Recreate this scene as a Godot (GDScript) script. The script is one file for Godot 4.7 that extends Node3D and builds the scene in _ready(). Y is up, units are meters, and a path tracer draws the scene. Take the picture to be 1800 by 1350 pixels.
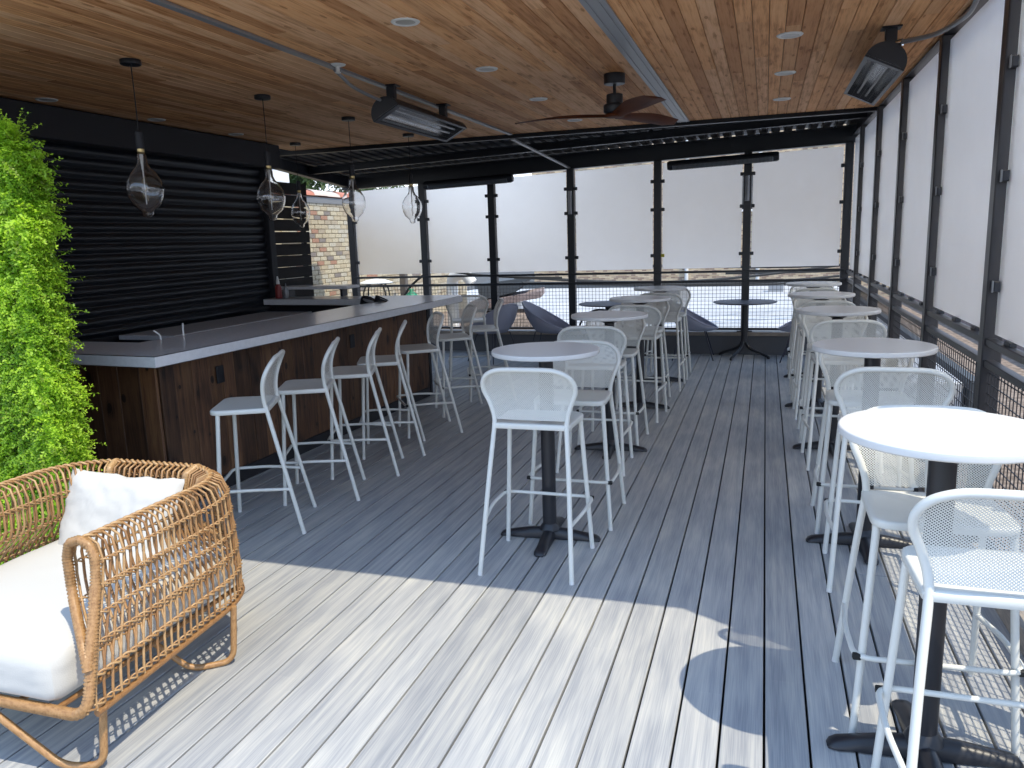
extends Node3D
# A roofed roof-deck bar: bar stools, round tables, frosted wind screens, hedge and rattan armchair.

var M := {}
var used := {}
var rng := RandomNumberGenerator.new()
const DECK_END := -11.05
const ROOF_NEAR := -2.68
const CEIL := 2.81

# ------------------------------------------------------------------ mesh builder
class MB:
	var v := PackedVector3Array()
	var n := PackedVector3Array()
	var t := PackedVector2Array()
	var ix := PackedInt32Array()
	func tri3(a: int, b: int, c: int) -> void:
		var g := (v[b] - v[a]).cross(v[c] - v[a])
		if g.dot(n[a] + n[b] + n[c]) > 0.0:
			ix.append_array([a, c, b])
		else:
			ix.append_array([a, b, c])
	func quad4(a: int, b: int, c: int, d: int) -> void:
		tri3(a, b, c)
		tri3(a, c, d)
	func vert(p: Vector3, nn: Vector3, uv := Vector2.ZERO) -> int:
		v.append(p)
		n.append(nn)
		t.append(uv)
		return v.size() - 1
	func flat_poly(pts: Array, nn: Vector3, uvs: Array = []) -> void:
		var k := []
		for i in pts.size():
			k.append(vert(pts[i], nn, uvs[i] if uvs.size() > i else Vector2(pts[i].x + pts[i].y, pts[i].z)))
		for i in range(1, pts.size() - 1):
			tri3(k[0], k[i], k[i + 1])
	# a box with chamfered edges; u runs across, v along the longest side
	func box(c: Vector3, s: Vector3, bev := 0.0, basis := Basis(), uo := Vector2.ZERO, us := Vector2.ONE) -> void:
		var h := s * 0.5
		var bv := minf(bev, minf(h.x, minf(h.y, h.z)) * 0.9)
		var long := 0 if s.x >= s.y and s.x >= s.z else (1 if s.y >= s.z else 2)
		var put := func(p: Vector3, nn: Vector3, ax: int) -> int:
			var across := 0.0
			for k in 3:
				if k != long and k != ax:
					across = p[k] + h[k]
			if ax == long:
				across = p[(ax + 1) % 3] + h[(ax + 1) % 3]
			var along: float = p[long] + h[long]
			return vert(c + basis * p, basis * nn, uo + Vector2(across * us.x, along * us.y))
		for ax in 3:
			var a1 := (ax + 1) % 3
			var a2 := (ax + 2) % 3
			for sg in [-1.0, 1.0]:
				var nn := Vector3.ZERO
				nn[ax] = sg
				var k := []
				for q in [[-1, -1], [1, -1], [1, 1], [-1, 1]]:
					var p := Vector3.ZERO
					p[ax] = sg * h[ax]
					p[a1] = q[0] * (h[a1] - bv)
					p[a2] = q[1] * (h[a2] - bv)
					k.append(put.call(p, nn, ax))
				quad4(k[0], k[1], k[2], k[3])
		if bv <= 0.0:
			return
		for ax in 3:
			var a1 := (ax + 1) % 3
			var a2 := (ax + 2) % 3
			for s1 in [-1.0, 1.0]:
				for s2 in [-1.0, 1.0]:
					var nn := Vector3.ZERO
					nn[a1] = s1
					nn[a2] = s2
					nn = nn.normalized()
					var k := []
					for e in [-1.0, 1.0]:
						var p := Vector3.ZERO
						p[ax] = e * (h[ax] - bv)
						p[a1] = s1 * h[a1]
						p[a2] = s2 * (h[a2] - bv)
						var p2 := p
						p2[a1] = s1 * (h[a1] - bv)
						p2[a2] = s2 * h[a2]
						k.append(put.call(p, nn, a1))
						k.append(put.call(p2, nn, a1))
					quad4(k[0], k[1], k[3], k[2])
	func tube(pts: Array, r, sides := 8, closed := false, cap := true, us := 1.0) -> void:
		var m := pts.size()
		var up := Vector3.ZERO
		var base := v.size()
		var along := 0.0
		var rings := m + (1 if closed else 0)
		for i in rings:
			var j := i % m
			var a: Vector3 = pts[(j - 1 + m) % m] if closed or j > 0 else pts[j]
			var b: Vector3 = pts[(j + 1) % m] if closed or j < m - 1 else pts[j]
			var d := (b - a).normalized()
			if i == 0:
				up = Vector3.UP if absf(d.y) < 0.9 else Vector3.RIGHT
				up = (up - d * up.dot(d)).normalized()
			else:
				up = (up - d * up.dot(d)).normalized()
				along += (pts[j] as Vector3).distance_to(pts[(j - 1 + m) % m])
			var side := d.cross(up)
			var rr: float = r[j] if r is Array or r is PackedFloat32Array else r
			for k in sides + 1:
				var an := TAU * k / sides
				var o := up * cos(an) + side * sin(an)
				vert(pts[j] + o * rr, o, Vector2(float(k) / sides, along * us))
		for i in rings - 1:
			for k in sides:
				var a := base + i * (sides + 1) + k
				quad4(a, a + 1, a + sides + 2, a + sides + 1)
		if cap and not closed:
			for e in 2:
				var j := 0 if e == 0 else m - 1
				var d: Vector3 = ((pts[0] - pts[1]) if e == 0 else (pts[m - 1] - pts[m - 2])).normalized()
				var c := vert(pts[j], d)
				var ring := base + (0 if e == 0 else (rings - 1) * (sides + 1))
				var first := v.size()
				for k in sides + 1:
					vert(v[ring + k], d)
				for k in sides:
					tri3(c, first + k, first + k + 1)
	# profile: array of Vector2(radius, height); smooth within, hard where a point is given twice
	func lathe(pr: Array, seg := 24, at := Vector3.ZERO, basis := Basis()) -> void:
		var m := pr.size()
		var base := v.size()
		for i in m:
			var a: Vector2 = pr[maxi(i - 1, 0)]
			var b: Vector2 = pr[mini(i + 1, m - 1)]
			if i > 0 and a.is_equal_approx(pr[i]):
				a = pr[i]
			if i < m - 1 and b.is_equal_approx(pr[i]):
				b = pr[i]
			var d := (b - a)
			if d.length() < 1e-6:
				d = Vector2(1, 0)
			d = d.normalized()
			var nn := Vector2(d.y, -d.x)
			for k in seg + 1:
				var an := TAU * k / seg
				var c := Vector3(cos(an), 0, sin(an))
				vert(at + basis * (c * pr[i].x + Vector3(0, pr[i].y, 0)), basis * (c * nn.x + Vector3(0, nn.y, 0)), Vector2(float(k) / seg * 2.0, pr[i].y * 2.0 + pr[i].x))
		for i in m - 1:
			if pr[i].is_equal_approx(pr[i + 1]):
				continue
			for k in seg:
				var a := base + i * (seg + 1) + k
				quad4(a, a + 1, a + seg + 2, a + seg + 1)
	# grid of points [rows][cols], smooth
	func grid(g: Array, us := Vector2.ONE, flip := false, uvs: Array = []) -> void:
		var R := g.size()
		var C: int = g[0].size()
		var base := v.size()
		for i in R:
			for j in C:
				var du: Vector3 = g[i][mini(j + 1, C - 1)] - g[i][maxi(j - 1, 0)]
				var dv: Vector3 = g[mini(i + 1, R - 1)][j] - g[maxi(i - 1, 0)][j]
				var nn := du.cross(dv).normalized()
				if nn.length() < 0.5:
					var o := i + 1 if i < R / 2 else i - 1
					du = g[o][mini(j + 1, C - 1)] - g[o][maxi(j - 1, 0)]
					nn = du.cross(dv).normalized()
				if nn.length() < 0.5:
					nn = Vector3.UP
				if flip:
					nn = -nn
				vert(g[i][j], nn, uvs[i][j] if uvs.size() else Vector2(float(j) / (C - 1) * us.x, float(i) / (R - 1) * us.y))
		for i in R - 1:
			for j in C - 1:
				var a := base + i * C + j
				quad4(a, a + 1, a + C + 1, a + C)
	# extrude a plan polygon (x,z) between two heights, with a small chamfer on top and bottom edges
	func slab(poly: PackedVector2Array, y0: float, y1: float, bev := 0.0) -> void:
		var pp := poly
		if Geometry2D.is_polygon_clockwise(pp):
			pp = pp.duplicate()
			pp.reverse()
		var inn := pp
		if bev > 0.0:
			var off := Geometry2D.offset_polygon(pp, -bev, Geometry2D.JOIN_MITER)
			if off.size() == 1 and off[0].size() == pp.size():
				inn = off[0]
		for e in 2:
			var y := y1 if e == 1 else y0
			var f := inn
			var tr := Geometry2D.triangulate_polygon(f)
			var b := v.size()
			for p in f:
				vert(Vector3(p.x, y, p.y), Vector3(0, 1 if e == 1 else -1, 0), p)
			for i in range(0, tr.size(), 3):
				tri3(b + tr[i], b + tr[i + 1], b + tr[i + 2])
		for i in pp.size():
			var a := pp[i]
			var c := pp[(i + 1) % pp.size()]
			var d := (c - a).normalized()
			var nn := Vector3(d.y, 0, -d.x)
			var l := a.distance_to(c)
			var k := [vert(Vector3(a.x, y0 + bev, a.y), nn, Vector2(0, y0)), vert(Vector3(c.x, y0 + bev, c.y), nn, Vector2(l, y0)), vert(Vector3(c.x, y1 - bev, c.y), nn, Vector2(l, y1)), vert(Vector3(a.x, y1 - bev, a.y), nn, Vector2(0, y1))]
			quad4(k[0], k[1], k[2], k[3])
	func prism(pts: Array, dir: Vector3) -> void:
		var nn := Vector3.ZERO
		for i in range(1, pts.size() - 1):
			nn += (pts[i] - pts[0]).cross(pts[i + 1] - pts[0])
		nn = nn.normalized()
		if nn.dot(dir) > 0.0:
			nn = -nn
		flat_poly(pts, nn)
		var q := []
		var mid := Vector3.ZERO
		for p in pts:
			q.append(p + dir)
			mid += p / pts.size()
		flat_poly(q, -nn)
		for i in pts.size():
			var a: Vector3 = pts[i]
			var b: Vector3 = pts[(i + 1) % pts.size()]
			var s := (b - a).cross(dir).normalized()
			if s.dot((a + b) * 0.5 - mid) < 0.0:
				s = -s
			flat_poly([a, b, b + dir, a + dir], s)
	func mesh() -> ArrayMesh:
		var m := ArrayMesh.new()
		var arr := []
		arr.resize(Mesh.ARRAY_MAX)
		arr[Mesh.ARRAY_VERTEX] = v
		arr[Mesh.ARRAY_NORMAL] = n
		arr[Mesh.ARRAY_TEX_UV] = t
		arr[Mesh.ARRAY_INDEX] = ix
		m.add_surface_from_arrays(Mesh.PRIMITIVE_TRIANGLES, arr)
		return m

# ------------------------------------------------------------------ nodes and names
func numbered(called: String) -> String:
	var k: int = used.get(called, 0)
	used[called] = k + 1
	return called if k == 0 else "%s_%03d" % [called, k]

func part(called: String, m: Mesh, mat: Material, parent: Node, at := Vector3.ZERO) -> MeshInstance3D:
	var o := MeshInstance3D.new()
	var k: int = parent.get_meta("n_" + called, 0)
	parent.set_meta("n_" + called, k + 1)
	o.name = called if k == 0 else "%s_%03d" % [called, k]
	o.mesh = m
	o.material_override = mat
	o.position = at
	parent.add_child(o, true)
	return o

func obj(called: String, mb: MB, mat: Material, parent: Node, at := Vector3.ZERO) -> MeshInstance3D:
	return part(called, mb.mesh(), mat, parent, at)

func tag(o: Node, label: String, category := "", group := "") -> void:
	o.set_meta("label", label)
	if category:
		o.set_meta("category", category)
	if group:
		o.set_meta("group", group)

func thing(called: String, label: String, category: String, at := Vector3.ZERO, turn := 0.0, group := "") -> Node3D:
	var o := Node3D.new()
	o.name = numbered(called)
	o.position = at
	o.rotation.y = turn
	add_child(o)
	tag(o, label, category, group)
	return o

func setting(called: String) -> Node3D:
	var o := Node3D.new()
	o.name = numbered(called)
	add_child(o)
	o.set_meta("kind", "structure")
	return o

func copy(src: Node3D, called: String, label: String, at: Vector3, turn := 0.0, group := "") -> Node3D:
	var o: Node3D = src.duplicate()
	o.name = numbered(called)
	add_child(o)
	o.position = at
	o.rotation.y = turn
	tag(o, label, "", group if group else src.get_meta("group", ""))
	return o

func mbox(c: Vector3, s: Vector3, bev := 0.0, basis := Basis()) -> MB:
	var b := MB.new()
	b.box(c, s, bev, basis)
	return b

func mtube(pts: Array, r, sides := 8, closed := false) -> MB:
	var b := MB.new()
	b.tube(pts, r, sides, closed)
	return b

# smooth path through control points
func spline(p: Array, sub := 5, closed := false) -> Array:
	var o := []
	var m := p.size()
	for i in (m if closed else m - 1):
		var a: Vector3 = p[(i - 1 + m) % m] if closed or i > 0 else p[0]
		var b: Vector3 = p[i]
		var c: Vector3 = p[(i + 1) % m]
		var d: Vector3 = p[(i + 2) % m] if closed or i < m - 2 else p[m - 1]
		for k in sub:
			o.append(b.cubic_interpolate(c, a, d, float(k) / sub))
	if not closed:
		o.append(p[m - 1])
	return o

# polyline with rounded corners
func rounded(p: Array, r: float, sub := 5) -> Array:
	var o := [p[0]]
	for i in range(1, p.size() - 1):
		var a: Vector3 = p[i - 1]
		var b: Vector3 = p[i]
		var c: Vector3 = p[i + 1]
		var ra := minf(r, a.distance_to(b) * 0.48)
		var rc := minf(r, b.distance_to(c) * 0.48)
		var s := b + (a - b).normalized() * ra
		var e := b + (c - b).normalized() * rc
		for k in sub + 1:
			var u := float(k) / sub
			o.append(s.lerp(b, u).lerp(b.lerp(e, u), u))
	o.append(p[-1])
	return o

# ------------------------------------------------------------------ textures and materials
func lin(r: float, g: float, b: float) -> Color:
	return Color(r, g, b).linear_to_srgb()

func mat(called: String, c: Color, rough := 0.6, metal := 0.0) -> StandardMaterial3D:
	var m := StandardMaterial3D.new()
	m.resource_name = called
	m.albedo_color = c
	m.roughness = rough
	m.metallic = metal
	M[called] = m
	return m

func noise_img(w: int, h: int, freq: float, sd: int, oct := 3) -> Image:
	var f := FastNoiseLite.new()
	f.seed = sd
	f.noise_type = FastNoiseLite.TYPE_SIMPLEX
	f.frequency = freq
	f.fractal_octaves = oct
	return f.get_seamless_image(w, h, false, false, 0.15, true)

func stretched(w: int, h: int, sw: int, sh: int, freq: float, sd: int, oct := 3) -> PackedByteArray:
	var im := noise_img(sw, sh, freq, sd, oct)
	im.convert(Image.FORMAT_L8)
	im.resize(w, h, Image.INTERPOLATE_CUBIC)
	return im.get_data()

func tex(w: int, h: int, data: PackedByteArray, format := Image.FORMAT_RGB8) -> ImageTexture:
	return ImageTexture.create_from_image(Image.create_from_data(w, h, false, format, data))

func ramp(c0: Color, c1: Color, c2: Color, u: float) -> Color:
	return c0.lerp(c1, u * 2.0) if u < 0.5 else c1.lerp(c2, u * 2.0 - 1.0)

# boards: cols columns of wood side by side, grain along v; knots as dark ovals
func wood(w: int, h: int, cols: int, c0: Color, c1: Color, c2: Color, knots: int, sd: int, tone := 0.25) -> Array:
	var r := RandomNumberGenerator.new()
	r.seed = sd
	var fine := stretched(w, h, w, h / 24, 0.16, sd, 3)
	var mid := stretched(w, h, w / 2, h / 48, 0.05, sd + 1, 3)
	var blot := stretched(w, h, w / 4, h / 8, 0.02, sd + 2, 3)
	var cw := w / cols
	var v := PackedFloat32Array()
	v.resize(w * h)
	var shift := []
	for c in cols:
		shift.append(r.randf_range(-tone, tone))
	for y in h:
		for x in w:
			var i := y * w + x
			v[i] = fine[i] / 255.0 * 0.34 + mid[i] / 255.0 * 0.34 + blot[i] / 255.0 * 0.32 + shift[x / cw]
	for k in knots * cols:
		var c := k % cols
		var cx := c * cw + r.randi_range(cw / 6, cw - cw / 6)
		var cy := r.randi_range(20, h - 21)
		var rx := r.randf_range(0.04, 0.12) * cw
		var ry := rx * r.randf_range(0.9, 1.8) * (float(h) / w) * 0.45
		for y in range(maxi(0, cy - int(ry * 4)), mini(h, cy + int(ry * 4))):
			for x in range(maxi(c * cw, cx - int(rx * 2.5)), mini((c + 1) * cw, cx + int(rx * 2.5))):
				var q := Vector2((x - cx) / rx, (y - cy) / ry)
				var l := q.length()
				if l < 1.0:
					v[y * w + x] -= 0.75 * (1.0 - l * 0.4)
				elif l < 3.2:
					v[y * w + x] -= 0.17 * (1.0 - (l - 1.0) / 2.2) * (0.7 + 0.3 * sin(l * 9.0))
	var d := PackedByteArray()
	d.resize(w * h * 3)
	var hb := PackedByteArray()
	hb.resize(w * h)
	for i in w * h:
		var u := clampf((v[i] - 0.5) * 1.7 + 0.5, 0.0, 1.0)
		var c := ramp(c0, c1, c2, u)
		d[i * 3] = int(c.r * 255.0)
		d[i * 3 + 1] = int(c.g * 255.0)
		d[i * 3 + 2] = int(c.b * 255.0)
		hb[i] = int(clampf(fine[i] * 0.6 + 90.0, 0, 255))
	return [tex(w, h, d), tex(w, h, hb, Image.FORMAT_L8)]

func mottled(size: int, c0: Color, c1: Color, c2: Color, f1: float, f2: float, sd: int) -> ImageTexture:
	var a := noise_img(size, size, f1, sd, 4)
	var b := noise_img(size, size, f2, sd + 5, 3)
	a.convert(Image.FORMAT_L8)
	b.convert(Image.FORMAT_L8)
	var da := a.get_data()
	var db := b.get_data()
	var d := PackedByteArray()
	d.resize(size * size * 3)
	for i in size * size:
		var u := clampf(((da[i] * 0.55 + db[i] * 0.45) / 255.0 - 0.5) * 1.6 + 0.5, 0, 1)
		var c := ramp(c0, c1, c2, u)
		d[i * 3] = int(c.r * 255.0)
		d[i * 3 + 1] = int(c.g * 255.0)
		d[i * 3 + 2] = int(c.b * 255.0)
	return tex(size, size, d)

func noise_tex(size: int, freq: float, sd: int, lo := 0, hi := 255) -> ImageTexture:
	var a := noise_img(size, size, freq, sd, 4)
	a.convert(Image.FORMAT_L8)
	var d := a.get_data()
	for i in d.size():
		d[i] = lo + (hi - lo) * d[i] / 255
	return tex(size, size, d, Image.FORMAT_L8)

func triplanar(m: StandardMaterial3D, s: float) -> void:
	m.uv1_triplanar = true
	m.uv1_world_triplanar = true
	m.uv1_scale = Vector3(s, s, s)

func make_materials() -> void:
	# deck boards: grey composite with pale and dark streaks
	var dk := wood(512, 1536, 4, lin(0.285, 0.30, 0.325), lin(0.395, 0.402, 0.41), lin(0.52, 0.515, 0.485), 0, 11, 0.02)
	for k in 3:
		var m := mat("deck_%d" % k, Color(1, 1, 1).darkened(0.025 * k), 0.5)
		m.albedo_texture = dk[0]
		m.heightmap_enabled = true
		m.heightmap_texture = dk[1]
		m.heightmap_scale = 0.035
		m.metallic_specular = 0.35
	# ceiling pine
	var pn := wood(512, 2048, 4, lin(0.44, 0.225, 0.105), lin(0.74, 0.43, 0.235), lin(0.80, 0.51, 0.30), 4, 23, 0.05)
	for k in 4:
		var m := mat("pine_%d" % k, [Color(1, 1, 1), Color(0.94, 0.91, 0.87), Color(1.0, 0.96, 0.90), Color(0.87, 0.81, 0.75)][k], 0.62)
		m.albedo_texture = pn[0]
		m.metallic_specular = 0.2
	# reclaimed bar front
	var rc := wood(512, 1024, 4, lin(0.025, 0.012, 0.007), lin(0.11, 0.05, 0.026), lin(0.20, 0.10, 0.045), 3, 37, 0.22)
	for k in 3:
		var m := mat("reclaimed_%d" % k, Color(1, 1, 1).darkened(0.12 * k), 0.6)
		m.albedo_texture = rc[0]
		m.heightmap_enabled = true
		m.heightmap_texture = rc[1]
		m.heightmap_scale = 0.15
	# dark fence boards
	var df := mat("fence_board", Color(0.28, 0.30, 0.33), 0.75)
	df.albedo_texture = rc[0]
	# fan wood
	var fw := mat("fan_wood", Color(0.40, 0.28, 0.23), 0.6)
	fw.metallic_specular = 0.25
	fw.albedo_texture = pn[0]
	fw.uv1_scale = Vector3(0.2, 0.25, 1)
	var post := mat("weathered_post", Color(0.55, 0.52, 0.5), 0.85)
	post.albedo_texture = dk[0]
	# metals and paints
	mat("black_steel", lin(0.012, 0.014, 0.02), 0.42)
	mat("black_matt", lin(0.012, 0.013, 0.018), 0.65)
	mat("cast_iron", lin(0.016, 0.017, 0.022), 0.38)
	mat("shutter", lin(0.005, 0.0075, 0.012), 0.42)
	mat("bronze_steel", lin(0.022, 0.021, 0.024), 0.35)
	mat("mesh_wire", lin(0.02, 0.02, 0.024), 0.5)
	var gv := mat("galvanised", lin(0.26, 0.27, 0.285), 0.4, 0.35)
	gv.metallic_specular = 0.5
	mat("chrome", lin(0.7, 0.7, 0.7), 0.15, 1.0)
	mat("reflector", lin(0.6, 0.6, 0.6), 0.22, 1.0)
	mat("white_trim", lin(0.7, 0.7, 0.68), 0.45)
	mat("lamp_lens", lin(0.36, 0.35, 0.32), 0.3)
	mat("glow_element", lin(0.85, 0.85, 0.85), 0.25, 0.3)
	var sw := mat("stool_white", lin(0.67, 0.675, 0.635), 0.42)
	sw.roughness_texture = noise_tex(128, 0.05, 5, 200, 255)
	triplanar(sw, 2.0)
	var pf := mat("perforated_white", lin(0.67, 0.675, 0.635), 0.45)
	pf.transparency = BaseMaterial3D.TRANSPARENCY_ALPHA_SCISSOR
	pf.alpha_scissor_threshold = 0.5
	pf.cull_mode = BaseMaterial3D.CULL_DISABLED
	pf.albedo_texture = perforation()
	var tt := mat("table_white", lin(0.67, 0.67, 0.665), 0.30)
	var ct := mat("counter_grey", Color(1, 1, 1), 0.22)
	ct.albedo_texture = mottled(256, lin(0.62, 0.63, 0.65), lin(0.66, 0.67, 0.69), lin(0.70, 0.71, 0.73), 0.06, 0.3, 91)
	triplanar(ct, 1.3)
	mat("blue_grey_shell", lin(0.38, 0.40, 0.50), 0.5)
	mat("blue_grey_table", lin(0.10, 0.105, 0.135), 0.45)
	mat("navy_metal", lin(0.02, 0.022, 0.04), 0.4)
	# frosted screens
	var fr := mat("frosted", Color(1.0, 0.995, 0.99, 0.10), 0.46)
	fr.refraction_enabled = true
	fr.refraction_scale = 0.05
	fr.albedo_texture = mottled(256, Color(0.98, 0.98, 0.98), Color(0.99, 0.99, 0.99), Color(1, 1, 1), 0.01, 0.04, 171)
	triplanar(fr, 0.35)
	mat("frost_edge", lin(0.75, 0.8, 0.8), 0.3)
	# bulb glass
	var gl := mat("bulb_glass", Color(1, 1, 1, 0.0), 0.0)
	gl.refraction_enabled = true
	gl.refraction_scale = 0.05
	mat("brass", lin(0.5, 0.38, 0.18), 0.35, 0.9)
	# rattan
	for k in 3:
		var m := mat("rattan_%d" % k, [lin(0.40, 0.225, 0.095), lin(0.30, 0.155, 0.06), lin(0.49, 0.31, 0.15)][k], 0.42)
		m.albedo_texture = mottled(128, Color(0.78, 0.74, 0.7), Color(0.93, 0.92, 0.9), Color(1, 1, 1), 0.05, 0.2, 50 + k)
		m.uv1_scale = Vector3(1, 4, 1)
	# fabric
	var fb := mat("cream_fabric", lin(0.50, 0.49, 0.465), 0.9)
	fb.rim_enabled = true
	fb.rim = 0.25
	fb.heightmap_enabled = true
	fb.heightmap_texture = noise_tex(256, 0.25, 61)
	fb.heightmap_scale = 0.05
	triplanar(fb, 3.0)
	# hedge
	var lf := mat("hedge_leaf", Color(1, 1, 1), 0.5)
	lf.vertex_color_use_as_albedo = true
	lf.backlight_enabled = true
	lf.backlight = Color(1.0, 1.0, 0.8)
	lf.cull_mode = BaseMaterial3D.CULL_DISABLED
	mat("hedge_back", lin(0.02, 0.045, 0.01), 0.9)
	var tl := mat("tree_leaf", Color(1, 1, 1), 0.6)
	tl.vertex_color_use_as_albedo = true
	tl.backlight_enabled = true
	tl.backlight = Color(0.5, 0.5, 0.4)
	tl.cull_mode = BaseMaterial3D.CULL_DISABLED
	mat("bark", lin(0.06, 0.045, 0.035), 0.9)
	# outside
	var cols := [lin(0.60, 0.50, 0.34), lin(0.66, 0.57, 0.40), lin(0.52, 0.43, 0.31), lin(0.50, 0.28, 0.19), lin(0.30, 0.26, 0.23), lin(0.62, 0.56, 0.44)]
	for k in cols.size():
		var m := mat("brick_%d" % k, cols[k], 0.9)
		m.albedo_texture = mottled(64, Color(0.75, 0.75, 0.75), Color(0.9, 0.9, 0.9), Color(1, 1, 1), 0.1, 0.3, 100 + k)
		triplanar(m, 4.0)
	mat("mortar", lin(0.50, 0.43, 0.31), 0.95)
	mat("clay_red", lin(0.42, 0.15, 0.09), 0.7)
	mat("clay_pale", lin(0.55, 0.44, 0.38), 0.7)
	var wr := mat("white_roof_skin", Color(1, 1, 1), 0.55)
	wr.albedo_texture = mottled(512, lin(0.36, 0.375, 0.40), lin(0.45, 0.46, 0.48), lin(0.50, 0.505, 0.51), 0.006, 0.05, 131)
	triplanar(wr, 0.12)
	var gr := mat("ground_asphalt", Color(1, 1, 1), 0.95)
	gr.albedo_texture = mottled(512, lin(0.035, 0.035, 0.035), lin(0.055, 0.054, 0.052), lin(0.08, 0.078, 0.074), 0.01, 0.2, 141)
	triplanar(gr, 0.2)
	var gv2 := mat("gravel_roof", Color(1, 1, 1), 0.95)
	gv2.albedo_texture = mottled(512, lin(0.10, 0.075, 0.055), lin(0.20, 0.15, 0.115), lin(0.34, 0.27, 0.22), 0.02, 0.3, 151)
	triplanar(gv2, 0.5)
	var pk := mat("pink_roof", Color(1, 1, 1), 0.9)
	pk.albedo_texture = mottled(512, lin(0.17, 0.13, 0.12), lin(0.25, 0.195, 0.185), lin(0.34, 0.28, 0.27), 0.01, 0.15, 161)
	triplanar(pk, 0.25)
	var bb := mat("tan_brick_wall", Color(1, 1, 1), 0.9)
	bb.albedo_texture = brick_print()
	bb.uv1_scale = Vector3(1.0 / 1.9, 1.0 / 1.2, 1)
	mat("white_render", lin(0.72, 0.72, 0.70), 0.8)
	mat("slate", lin(0.06, 0.07, 0.08), 0.8)
	mat("window_glass", lin(0.02, 0.025, 0.03), 0.08)
	var cw := mat("curb_wood", Color(0.86, 0.80, 0.74), 0.8)
	cw.albedo_texture = dk[0]
	mat("curb_grey", lin(0.09, 0.095, 0.105), 0.7)
	mat("green_plastic", lin(0.02, 0.22, 0.12), 0.5)
	mat("rubber", lin(0.012, 0.012, 0.012), 0.7)
	mat("red_label", lin(0.25, 0.03, 0.03), 0.5)
	mat("yellow_label", lin(0.55, 0.5, 0.03), 0.5)

func perforation() -> ImageTexture:
	# one tile: two staggered rows of lens-shaped holes
	var w := 64
	var h := 64
	var d := PackedByteArray()
	d.resize(w * h * 4)
	for y in h:
		for x in w:
			var best := 9.0
			for c in [[0.25, 0.25], [1.25, 0.25], [-0.75, 0.25], [0.75, 0.75], [-0.25, 0.75], [0.25, 1.25], [0.75, -0.25]]:
				var q := Vector2(((x + 0.5) / w - c[0]) / 0.25, ((y + 0.5) / h - c[1]) / 0.14)
				best = minf(best, absf(q.x) * 0.55 + q.length() * 0.55)
			var i := (y * w + x) * 4
			d[i] = 255
			d[i + 1] = 255
			d[i + 2] = 255
			d[i + 3] = int(clampf((best - 1.0) * 2.2 + 0.5, 0, 1) * 255.0)
	return tex(w, h, d, Image.FORMAT_RGBA8)

func brick_print() -> ImageTexture:
	# tan brick of the far block, too far away to build brick by brick
	var w := 288
	var h := 192
	var d := PackedByteArray()
	d.resize(w * h * 3)
	var r := RandomNumberGenerator.new()
	r.seed = 77
	var tones := []
	for k in 16 * 12:
		var c: Color = [lin(0.50, 0.38, 0.24), lin(0.58, 0.45, 0.29), lin(0.42, 0.30, 0.19), lin(0.26, 0.17, 0.12)][r.randi_range(0, 3)]
		tones.append(c.lightened(r.randf() * 0.1))
	for y in h:
		for x in w:
			var row := y / 12
			var xx := (x + (16 if row % 2 else 0)) % w
			var c: Color = tones[(row * 9 + xx / 32) % tones.size()]
			if y % 12 < 2 or xx % 32 < 2:
				c = lin(0.40, 0.35, 0.28)
			var i := (y * w + x) * 3
			d[i] = int(c.r * 255.0)
			d[i + 1] = int(c.g * 255.0)
			d[i + 2] = int(c.b * 255.0)
	return tex(w, h, d)

# ------------------------------------------------------------------ _ready
func _ready() -> void:
	rng.seed = 4711
	var cam := Camera3D.new()
	cam.name = "camera"
	cam.position = Vector3(0, 1.65, 0)
	cam.rotation_order = EULER_ORDER_YXZ
	cam.rotation_degrees = Vector3(-10.521, 18.028, -1.865)
	cam.fov = 52.39
	cam.near = 0.05
	cam.far = 800.0
	cam.current = true
	add_child(cam)
	var env := Environment.new()
	env.background_mode = Environment.BG_SKY
	env.tonemap_mode = Environment.TONE_MAPPER_LINEAR
	env.tonemap_exposure = 1.6
	env.sdfgi_enabled = true
	env.ssao_enabled = true
	env.ssil_enabled = true
	var sky := Sky.new()
	var sm := ProceduralSkyMaterial.new()
	sm.sky_top_color = Color(0.52, 0.63, 0.78)
	sm.sky_horizon_color = Color(0.90, 0.91, 0.92)
	sm.sky_curve = 0.12
	sm.ground_bottom_color = Color(0.25, 0.24, 0.22)
	sm.ground_horizon_color = Color(0.62, 0.66, 0.70)
	sm.energy_multiplier = 2.15
	sky.sky_material = sm
	env.sky = sky
	var we := WorldEnvironment.new()
	we.name = "world_environment"
	we.environment = env
	add_child(we)
	var sun := DirectionalLight3D.new()
	sun.name = "sun"
	sun.light_color = Color(1.0, 0.955, 0.86)
	sun.light_energy = 0.95
	sun.light_angular_distance = 0.5
	sun.shadow_enabled = true
	sun.look_at_from_position(Vector3.ZERO, Vector3(-0.464, -1.0, -0.25), Vector3.UP)
	add_child(sun)
	make_materials()
	build_ground()
	build_deck()
	build_ceiling()
	build_roof_steel()
	build_screens()
	build_bar()
	build_shutter()
	build_hedge()
	build_outside()
	build_stools_and_tables()
	build_lounge()
	build_armchair()
	build_ceiling_fittings()
	build_pendants()
	build_small_things()

# ------------------------------------------------------------------ the setting
func build_ground() -> void:
	var g := MB.new()
	g.flat_poly([Vector3(-400, -4.2, -500), Vector3(400, -4.2, -500), Vector3(400, -4.2, 300), Vector3(-400, -4.2, 300)], Vector3.UP)
	var o := obj("ground", g, M.ground_asphalt, self)
	o.set_meta("kind", "structure")

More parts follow.
